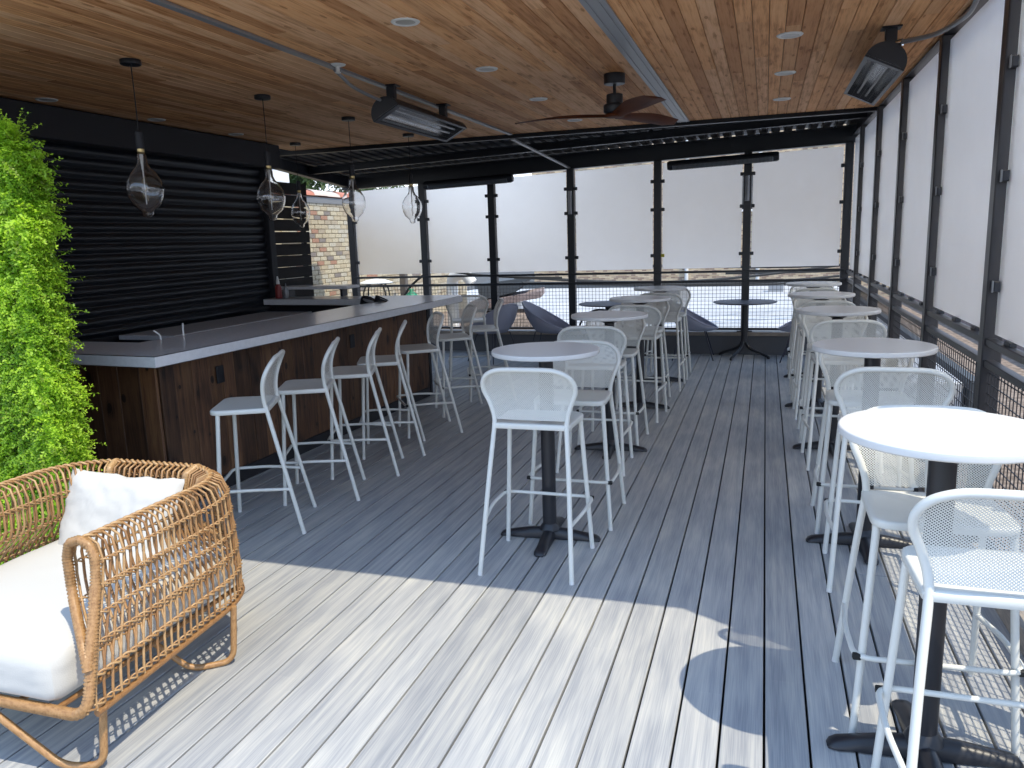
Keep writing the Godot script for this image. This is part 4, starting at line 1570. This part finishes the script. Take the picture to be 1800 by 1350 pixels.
func soft_box(s: Vector3, rad: float, sd: int, amp: float) -> MB:
	# a cushion: box swollen towards the middle, with rounded edges and faint creases
	var fn := FastNoiseLite.new()
	fn.seed = sd
	fn.frequency = 4.0
	var mb := MB.new()
	var n := 22
	for ax in 3:
		for sg in [-1.0, 1.0]:
			var a1 := (ax + 1) % 3
			var a2 := (ax + 2) % 3
			var g := []
			for i in n:
				var row := []
				for j in n:
					var p := Vector3.ZERO
					p[ax] = sg * s[ax] * 0.5
					p[a1] = s[a1] * (-0.5 + 1.0 * i / (n - 1))
					p[a2] = s[a2] * (-0.5 + 1.0 * j / (n - 1))
					var core := s * 0.5 - Vector3(rad, rad, rad)
					var c := Vector3(clampf(p.x, -core.x, core.x), clampf(p.y, -core.y, core.y), clampf(p.z, -core.z, core.z))
					var d := p - c
					if d.length() > 1e-6:
						p = c + d.normalized() * rad
					var dome := (1.0 - pow(absf(p.x) / (s.x * 0.5), 3)) * (1.0 - pow(absf(p.z) / (s.z * 0.5), 3))
					if p.y > 0:
						p.y += dome * 0.02
					p += p.normalized() * fn.get_noise_3d(p.x * 1.5, p.y * 2.0, p.z * 1.5) * amp
					p.y += s.y * 0.5 - s.y * 0.5
					row.append(p + Vector3(0, s.y * 0.5, 0))
				g.append(row)
			mb.grid(g, Vector2.ONE, sg < 0)
	return mb

func pillow(w: float, h: float, th: float) -> MB:
	var fn := FastNoiseLite.new()
	fn.seed = 21
	fn.frequency = 3.2
	fn.fractal_octaves = 3
	var mb := MB.new()
	var n := 40
	for side in [-1.0, 1.0]:
		var g := []
		for i in n + 1:
			var row := []
			for j in n + 1:
				var u := 2.0 * j / n - 1.0
				var v := 2.0 * i / n - 1.0
				var pinch_u := 1.0 - 0.07 * (1.0 - v * v) * absf(u)
				var pinch_v := 1.0 - 0.07 * (1.0 - u * u) * absf(v)
				var fill := pow(maxf(0.0, (1.0 - u * u) * (1.0 - v * v)), 0.42)
				var cr := fn.get_noise_2d(u * 0.13 + side * 3.0, v * 0.2) * 0.026 * fill
				var edge := absf(fn.get_noise_2d(u * 0.5, v * 0.35 + 9.0)) * 0.012 * clampf(fill * 3.0, 0, 1)
				var wav := fn.get_noise_2d(u * 0.5 + 20.0, v * 0.5) * 0.012
				row.append(Vector3(u * w * 0.5 * pinch_u + wav * absf(u), v * h * 0.5 * pinch_v + wav * absf(v), side * (fill * th * 0.5 + cr - edge)))
			g.append(row)
		mb.grid(g, Vector2.ONE, side < 0)
	return mb

# ------------------------------------------------------------------ ceiling fittings
func half_tube_heater(called: String, label: String, at: Vector3, length: float, tilt: float, stems: Array) -> void:
	# body lies along z, flat glass-and-grille face turned down; half-round back
	var t := thing(called, label, "heater", at)
	var bas := Basis(Vector3(0, 0, 1), tilt)
	var R := 0.118
	var back := MB.new()
	var g := []
	for e in [0.0, -length]:
		var row := []
		for i in 17:
			var a := PI * i / 16.0
			row.append(bas * Vector3(cos(a) * R, sin(a) * R * 0.95, e))
		g.append(row)
	back.grid(g)
	for e in [0.0, -length]:
		var fan := []
		for i in 17:
			var a := PI * i / 16.0
			fan.append(bas * Vector3(cos(a) * R, sin(a) * R * 0.95, e))
		back.flat_poly(fan, Vector3(0, 0, 1 if e == 0.0 else -1))
	obj("housing", back, M.black_steel, t)
	# frame round the opening
	var f := MB.new()
	for s in [-1.0, 1.0]:
		f.box(bas * Vector3(s * (R - 0.011), -0.006, -length * 0.5), Vector3(0.024, 0.012, length), 0.002, bas)
	for e in [-0.03, -length + 0.03]:
		f.box(bas * Vector3(0, -0.006, e), Vector3(R * 2 - 0.046, 0.012, 0.06), 0.002, bas)
	obj("face_frame", f, M.black_steel, t)
	var rf := MB.new()
	var gr := []
	for e in [-0.06, -length + 0.06]:
		var row := []
		for i in 13:
			var a := PI * i / 12.0
			row.append(bas * Vector3(cos(a) * (R - 0.024), sin(a) * 0.06 + 0.001, e))
		gr.append(row)
	rf.grid(gr, Vector2.ONE, true)
	obj("reflector", rf, M.reflector, t)
	for x in [-0.03, 0.03]:
		obj("heating_tube", mtube([bas * Vector3(x, 0.02, -0.08), bas * Vector3(x, 0.02, -length + 0.08)], 0.009, 8), M.glow_element, t)
	var wires := MB.new()
	var z := -0.075
	while z > -length + 0.07:
		wires.box(bas * Vector3(0, -0.009, z), Vector3(R * 2 - 0.05, 0.0016, 0.0016), 0.0, bas)
		z -= 0.022
	for k in 3:
		wires.box(bas * Vector3(-0.06 + 0.06 * k, -0.007, -length * 0.5), Vector3(0.002, 0.002, length - 0.12), 0.0, bas)
	obj("wire_guard", wires, M.black_steel, t).set_meta("kind", "stuff")
	for s in stems:
		obj("bracket", mbox(Vector3(s[0], (CEIL - at.y + 0.06) * 0.5, s[1]), Vector3(0.065, CEIL - at.y - 0.062, 0.05), 0.004), M.black_steel, t)
		obj("ceiling_plate", mbox(Vector3(s[0], CEIL - at.y - 0.005, s[1]), Vector3(0.11, 0.01, 0.1), 0.002), M.black_steel, t)

func bar_heater(label: String, at: Vector3, length: float) -> void:
	var t := thing("wall_heater", label, "heater", at, 0, "long heaters under the far beam")
	t.rotation.z = 0.03
	var bas := Basis(Vector3.RIGHT, 0.55)
	obj("housing", mtube([Vector3(-length * 0.5, 0, 0), Vector3(-length * 0.5 + 0.03, 0, 0), Vector3(length * 0.5 - 0.03, 0, 0), Vector3(length * 0.5, 0, 0)], [0.05, 0.062, 0.062, 0.05], 14), M.black_steel, t)
	obj("reflector", mbox(bas * Vector3(0, 0, 0.062), Vector3(length - 0.14, 0.06, 0.008), 0.002, bas), M.galvanised, t)
	var g := MB.new()
	var x := -length * 0.5 + 0.09
	while x < length * 0.5 - 0.08:
		g.box(bas * Vector3(x, 0, 0.070), Vector3(0.004, 0.075, 0.006), 0.0, bas)
		x += 0.016
	obj("grille", g, M.black_steel, t).set_meta("kind", "stuff")
	for s in [-0.35, 0.35]:
		obj("hanger", mbox(Vector3(s * length, 0.05, -0.12), Vector3(0.04, 0.03, 0.2), 0.003), M.black_steel, t)

func build_ceiling_fittings() -> void:
	# steel channel and flat conduit on the ceiling
	var ch := thing("steel_channel", "grey steel channel fixed along the ceiling beside the fan", "channel", Vector3(-0.85, CEIL, 0))
	var z0 := -8.72
	var l := 8.72 + ROOF_NEAR - 0.06
	obj("web", mbox(Vector3(0, -0.006, z0 + l * 0.5), Vector3(0.125, 0.012, l), 0.002), M.galvanised, ch)
	for s in [-1.0, 1.0]:
		obj("flange", mbox(Vector3(s * 0.03, -0.0145, z0 + l * 0.5), Vector3(0.006, 0.005, l), 0.001), M.galvanised, ch)
	var cd := thing("flat_conduit", "thin flat conduit running along the ceiling to the far post", "conduit")
	obj("strip", mbox(Vector3(-2.745, CEIL - 0.009, (-8.72 + ROOF_NEAR) * 0.5), Vector3(0.045, 0.018, 8.72 + ROOF_NEAR - 0.1), 0.002), M.galvanised, cd)
	var a := Vector3(-2.745, 2.757, -8.72)
	var b := Vector3(-2.63, 2.60, -10.96)
	var d := (b - a)
	obj("strip", mbox((a + b) * 0.5, Vector3(0.045, 0.018, d.length()), 0.002, Basis.looking_at(-d.normalized(), Vector3.UP)), M.galvanised, cd)
	# recessed lights
	var spots := [[-1.862, -4.084, "first white recessed light at the top, left of the steel channel"], [-1.862, -5.384, "second white recessed light in the row left of the fan"], [-1.862, -6.70, "third white recessed light in the row left of the fan"], [-1.862, -8.05, "white recessed light partly behind the fan blade"], [0.11, -5.313, "nearest white recessed light right of the channel, above the side tables"], [0.11, -6.529, "middle white recessed light right of the channel"], [0.11, -7.77, "farthest white recessed light right of the channel"], [-5.25, -4.889, "white recessed light above the hedge"], [-5.25, -6.039, "white recessed light above the shutter, between two pendants"], [-5.25, -7.168, "farthest white recessed light above the shutter"]]
	var first: Node3D = null
	for s in spots:
		if first == null:
			first = thing("recessed_light", s[2], "ceiling light", Vector3(s[0], CEIL, s[1]), 0, "recessed ceiling lights")
			var ring := MB.new()
			ring.lathe([Vector2(0.052, 0.004), Vector2(0.055, -0.006), Vector2(0.072, -0.007), Vector2(0.078, -0.002), Vector2(0.078, 0.003)], 28)
			obj("trim_ring", ring, M.white_trim, first)
			var lens := MB.new()
			lens.lathe([Vector2(0, -0.003), Vector2(0.054, -0.003), Vector2(0.056, 0.002)], 24)
			obj("lens", lens, M.lamp_lens, first)
		else:
			copy(first, "recessed_light", s[2], Vector3(s[0], CEIL, s[1]))
	# sprinkler head with flexible whip to the left heater
	var sp := thing("sprinkler", "small white sprinkler head beside the flat conduit", "sprinkler", Vector3(-2.70, CEIL, -4.82))
	var es := MB.new()
	es.lathe([Vector2(0.055, 0.0), Vector2(0.05, -0.006), Vector2(0.02, -0.012), Vector2(0.013, -0.012), Vector2(0.013, -0.045), Vector2(0.02, -0.048), Vector2(0.02, -0.052), Vector2(0, -0.052)], 20)
	obj("head", es, M.white_trim, sp)
	var wh := thing("flexible_whip", "grey flexible cable feeding the left ceiling heater", "cable")
	obj("cable", mtube(spline([Vector3(-2.745, CEIL - 0.02, -4.86), Vector3(-2.75, CEIL - 0.06, -5.0), Vector3(-2.79, CEIL - 0.075, -5.2), Vector3(-2.76, 2.70, -5.45), Vector3(-2.72, 2.69, -5.56)], 6), 0.012, 8), M.galvanised, wh)
	half_tube_heater("ceiling_heater", "black infrared heater hanging on two brackets over the bar stools", Vector3(-2.71, 2.605, -5.5), 1.42, 0.48, [[0.012, -0.1], [0.03, -1.06]])
	half_tube_heater("ceiling_heater", "black infrared heater hanging above the right row of tables", Vector3(0.642, 2.60, -5.28), 1.35, -0.46, [[0.037, -0.11], [0.037, -1.1]])
	var w2 := thing("flexible_whip", "grey flexible cable bending over the right post to the right heater", "cable")
	obj("cable", mtube(spline([Vector3(0.70, 2.72, -5.40), Vector3(0.78, 2.715, -5.33), Vector3(0.88, 2.70, -5.15), Vector3(0.93, 2.69, -4.85), Vector3(0.94, 2.69, -4.62), Vector3(0.935, 2.74, -4.45), Vector3(0.93, 2.80, -4.38)], 6), 0.014, 8), M.galvanised, w2)
	obj("connector", mtube([Vector3(0.70, 2.715, -5.39), Vector3(0.74, 2.715, -5.36)], 0.02, 10), M.chrome, w2)
	bar_heater("long black heater under the far beam, before the right frosted screens", Vector3(-0.56, 2.555, -10.82), 1.40)
	bar_heater("long black heater under the far beam, left side above the bar end", Vector3(-4.09, 2.475, -10.82), 1.36)
	# fan
	var f := thing("ceiling_fan", "black ceiling fan with three brown wooden blades", "ceiling fan", Vector3(-1.08, 0, -5.97))
	var can := MB.new()
	can.lathe([Vector2(0.0, CEIL), Vector2(0.076, CEIL), Vector2(0.078, CEIL - 0.004), Vector2(0.078, 2.742), Vector2(0.074, 2.738), Vector2(0, 2.738)], 28)
	obj("canopy", can, M.black_steel, f)
	obj("downrod", mtube([Vector3(0, 2.74, 0), Vector3(0, 2.65, 0)], 0.0115, 10), M.black_steel, f)
	var mo := MB.new()
	mo.lathe([Vector2(0, 2.668), Vector2(0.056, 2.668), Vector2(0.060, 2.664), Vector2(0.060, 2.603), Vector2(0.060, 2.603), Vector2(0.075, 2.598), Vector2(0.082, 2.59), Vector2(0.082, 2.545), Vector2(0.06, 2.53), Vector2(0, 2.53)], 28)
	obj("motor", mo, M.black_steel, f)
	var hub := MB.new()
	hub.lathe([Vector2(0, 2.53), Vector2(0.07, 2.53), Vector2(0.075, 2.52), Vector2(0.07, 2.508), Vector2(0, 2.504)], 20)
	obj("hub", hub, M.fan_wood, f)
	for ang in [178.0, 58.0, 298.0]:
		var mb := MB.new()
		for side in [0, 1]:
			var g := []
			var uvs := []
			for i in 15:
				var u := i / 14.0
				var rr := 0.05 + 0.71 * u
				var w := lerpf(0.045, 0.085, smoothstep(0.0, 0.55, u)) * (1.0 if u < 0.9 else sqrt(maxf(0.02, 1.0 - pow((u - 0.9) / 0.102, 2))))
				var row := []
				var ur := []
				for j in 7:
					var v := j / 6.0 * 2.0 - 1.0
					var tw := lerpf(0.42, 0.16, u)
					row.append(Vector3(rr, 2.52 + sin(tw) * v * w * 0.9 + 0.015 * sin(u * PI) - (0.010 * (1.0 - v * v) if side else 0.0), cos(tw) * v * w))
					ur.append(Vector2(v * 0.4, u * 1.2))
				g.append(row)
				uvs.append(ur)
			mb.grid(g, Vector2.ONE, side == 0, uvs)
		var o := obj("blade", mb, M.fan_wood, f)
		o.rotation.y = -deg_to_rad(ang)

func build_pendants() -> void:
	var spots := [[-3.755, -4.15, "nearest glass globe pendant, hanging in front of the black shutter"], [-3.755, -5.5, "second glass pendant, in front of the shutter's end post"], [-3.72, -6.775, "third glass pendant, in front of the corner post"], [-3.73, -8.1, "glass pendant farthest along the bar, against a frosted screen"], [-5.15, -8.1, "glass pendant set back by the slat fence and brick wall"]]
	var first: Node3D = null
	for s in spots:
		var dy: float = 0.0
		if first == null:
			var t := thing("pendant_lamp", s[2], "pendant lamp", Vector3(s[0], CEIL, s[1]), 0, "glass pendants over the bar")
			first = t
			var can := MB.new()
			can.lathe([Vector2(0, 0), Vector2(0.060, 0), Vector2(0.062, -0.003), Vector2(0.062, -0.026), Vector2(0.058, -0.03), Vector2(0, -0.03)], 24)
			obj("canopy", can, M.black_steel, t)
			obj("cord", mtube([Vector3(0, -0.03, 0), Vector3(0.002, -0.2, 0), Vector3(0, -0.44, 0)], 0.0035, 6), M.rubber, t)
			var so := MB.new()
			so.lathe([Vector2(0, -0.42), Vector2(0.018, -0.42), Vector2(0.024, -0.432), Vector2(0.024, -0.53), Vector2(0, -0.53)], 18)
			obj("socket", so, M.black_matt, t)
			var cap := MB.new()
			cap.lathe([Vector2(0.022, -0.53), Vector2(0.0225, -0.545), Vector2(0.02, -0.56), Vector2(0, -0.56)], 18)
			obj("bulb_cap", cap, M.brass, t)
			var gl := MB.new()
			var out := [Vector2(0, -0.955), Vector2(0.016, -0.953), Vector2(0.03, -0.944), Vector2(0.034, -0.93), Vector2(0.036, -0.915), Vector2(0.05, -0.903), Vector2(0.082, -0.873), Vector2(0.104, -0.825), Vector2(0.111, -0.775), Vector2(0.103, -0.725), Vector2(0.075, -0.675), Vector2(0.042, -0.64), Vector2(0.030, -0.61), Vector2(0.028, -0.575), Vector2(0.022, -0.552)]
			gl.lathe(out, 36)
			var inn := []
			for q in out.size():
				var p: Vector2 = out[out.size() - 1 - q]
				inn.append(Vector2(maxf(0.0, p.x - 0.0025), p.y + (0.0025 if p.y < -0.8 else 0.0)))
			gl.lathe(inn, 36)
			obj("glass_bulb", gl, M.bulb_glass, t)
			obj("stem", mtube([Vector3(0, -0.56, 0), Vector3(0, -0.66, 0), Vector3(0, -0.87, 0)], [0.012, 0.005, 0.003], 8), M.white_trim, t)
			var fil := []
			for k in 49:
				var u := k / 48.0
				fil.append(Vector3(cos(u * TAU * 2) * 0.012, -0.70 - 0.15 * u, sin(u * TAU * 2) * 0.012))
			obj("filament", mtube(fil, 0.0016, 5), M.brass, t)
		else:
			copy(first, "pendant_lamp", s[2], Vector3(s[0], CEIL, s[1]))

func build_small_things() -> void:
	# two black bar taps/gadgets, two white tap spouts, a bottle
	for k in 2:
		var o := thing("bar_caddy", ["black open bar caddy on the inner edge of the bar, left one of two", "black open bar caddy on the inner edge of the bar, right one of two"][k], "caddy", Vector3(-3.86 + 0.11 * k, 0.99, -7.12 - 0.06 * k), 0.4 + 0.7 * k)
		var b := MB.new()
		b.lathe([Vector2(0.0, 0.0), Vector2(0.055, 0.0), Vector2(0.06, 0.01), Vector2(0.075, 0.12), Vector2(0.079, 0.12), Vector2(0.068, 0.01), Vector2(0.05, 0.014), Vector2(0, 0.014)], 18)
		obj("cup", b, M.black_matt, o)
		obj("divider", mbox(Vector3(0, 0.065, 0), Vector3(0.11, 0.1, 0.006), 0.001), M.galvanised, o)
		o.rotation.z = -0.35
		o.rotation.x = 0.35
	for k in 2:
		var o := thing("tap_spout", ["short bent white tap spout on the inner edge of the bar", "straight white tap spout right of the bent one"][k], "tap", Vector3(-3.815, 1.067, [-4.20, -4.42][k]))
		var pts := [Vector3(0, -0.06, 0), Vector3(0, 0.02, 0), Vector3(-0.012, 0.045, 0.01), Vector3(-0.03, 0.06, 0.02)] if k == 0 else [Vector3(0, -0.06, 0), Vector3(0, 0.045, 0), Vector3(0.004, 0.085, 0)]
		obj("spout", mtube(spline(pts, 4), 0.006, 8), M.white_trim, o)
	var bt := thing("bottle", "sauce bottle with a pale cap by the end of the shutter", "bottle", Vector3(-5.30, 1.067, -7.75))
	var b2 := MB.new()
	b2.lathe([Vector2(0, 0), Vector2(0.036, 0), Vector2(0.038, 0.01), Vector2(0.038, 0.12), Vector2(0.018, 0.16)], 16)
	obj("body", b2, M.red_label, bt)
	var b3 := MB.new()
	b3.lathe([Vector2(0.02, 0.16), Vector2(0.02, 0.18), Vector2(0.006, 0.25), Vector2(0, 0.25)], 14)
	obj("cap", b3, M.white_trim, bt)
	var bt2 := thing("squeeze_bottle", "dark squeeze bottle beside the sauce bottle", "bottle", Vector3(-5.18, 1.067, -7.72))
	var b4 := MB.new()
	b4.lathe([Vector2(0, 0), Vector2(0.03, 0), Vector2(0.03, 0.10), Vector2(0.012, 0.13), Vector2(0.004, 0.17), Vector2(0, 0.17)], 14)
	obj("body", b4, M.galvanised, bt2)
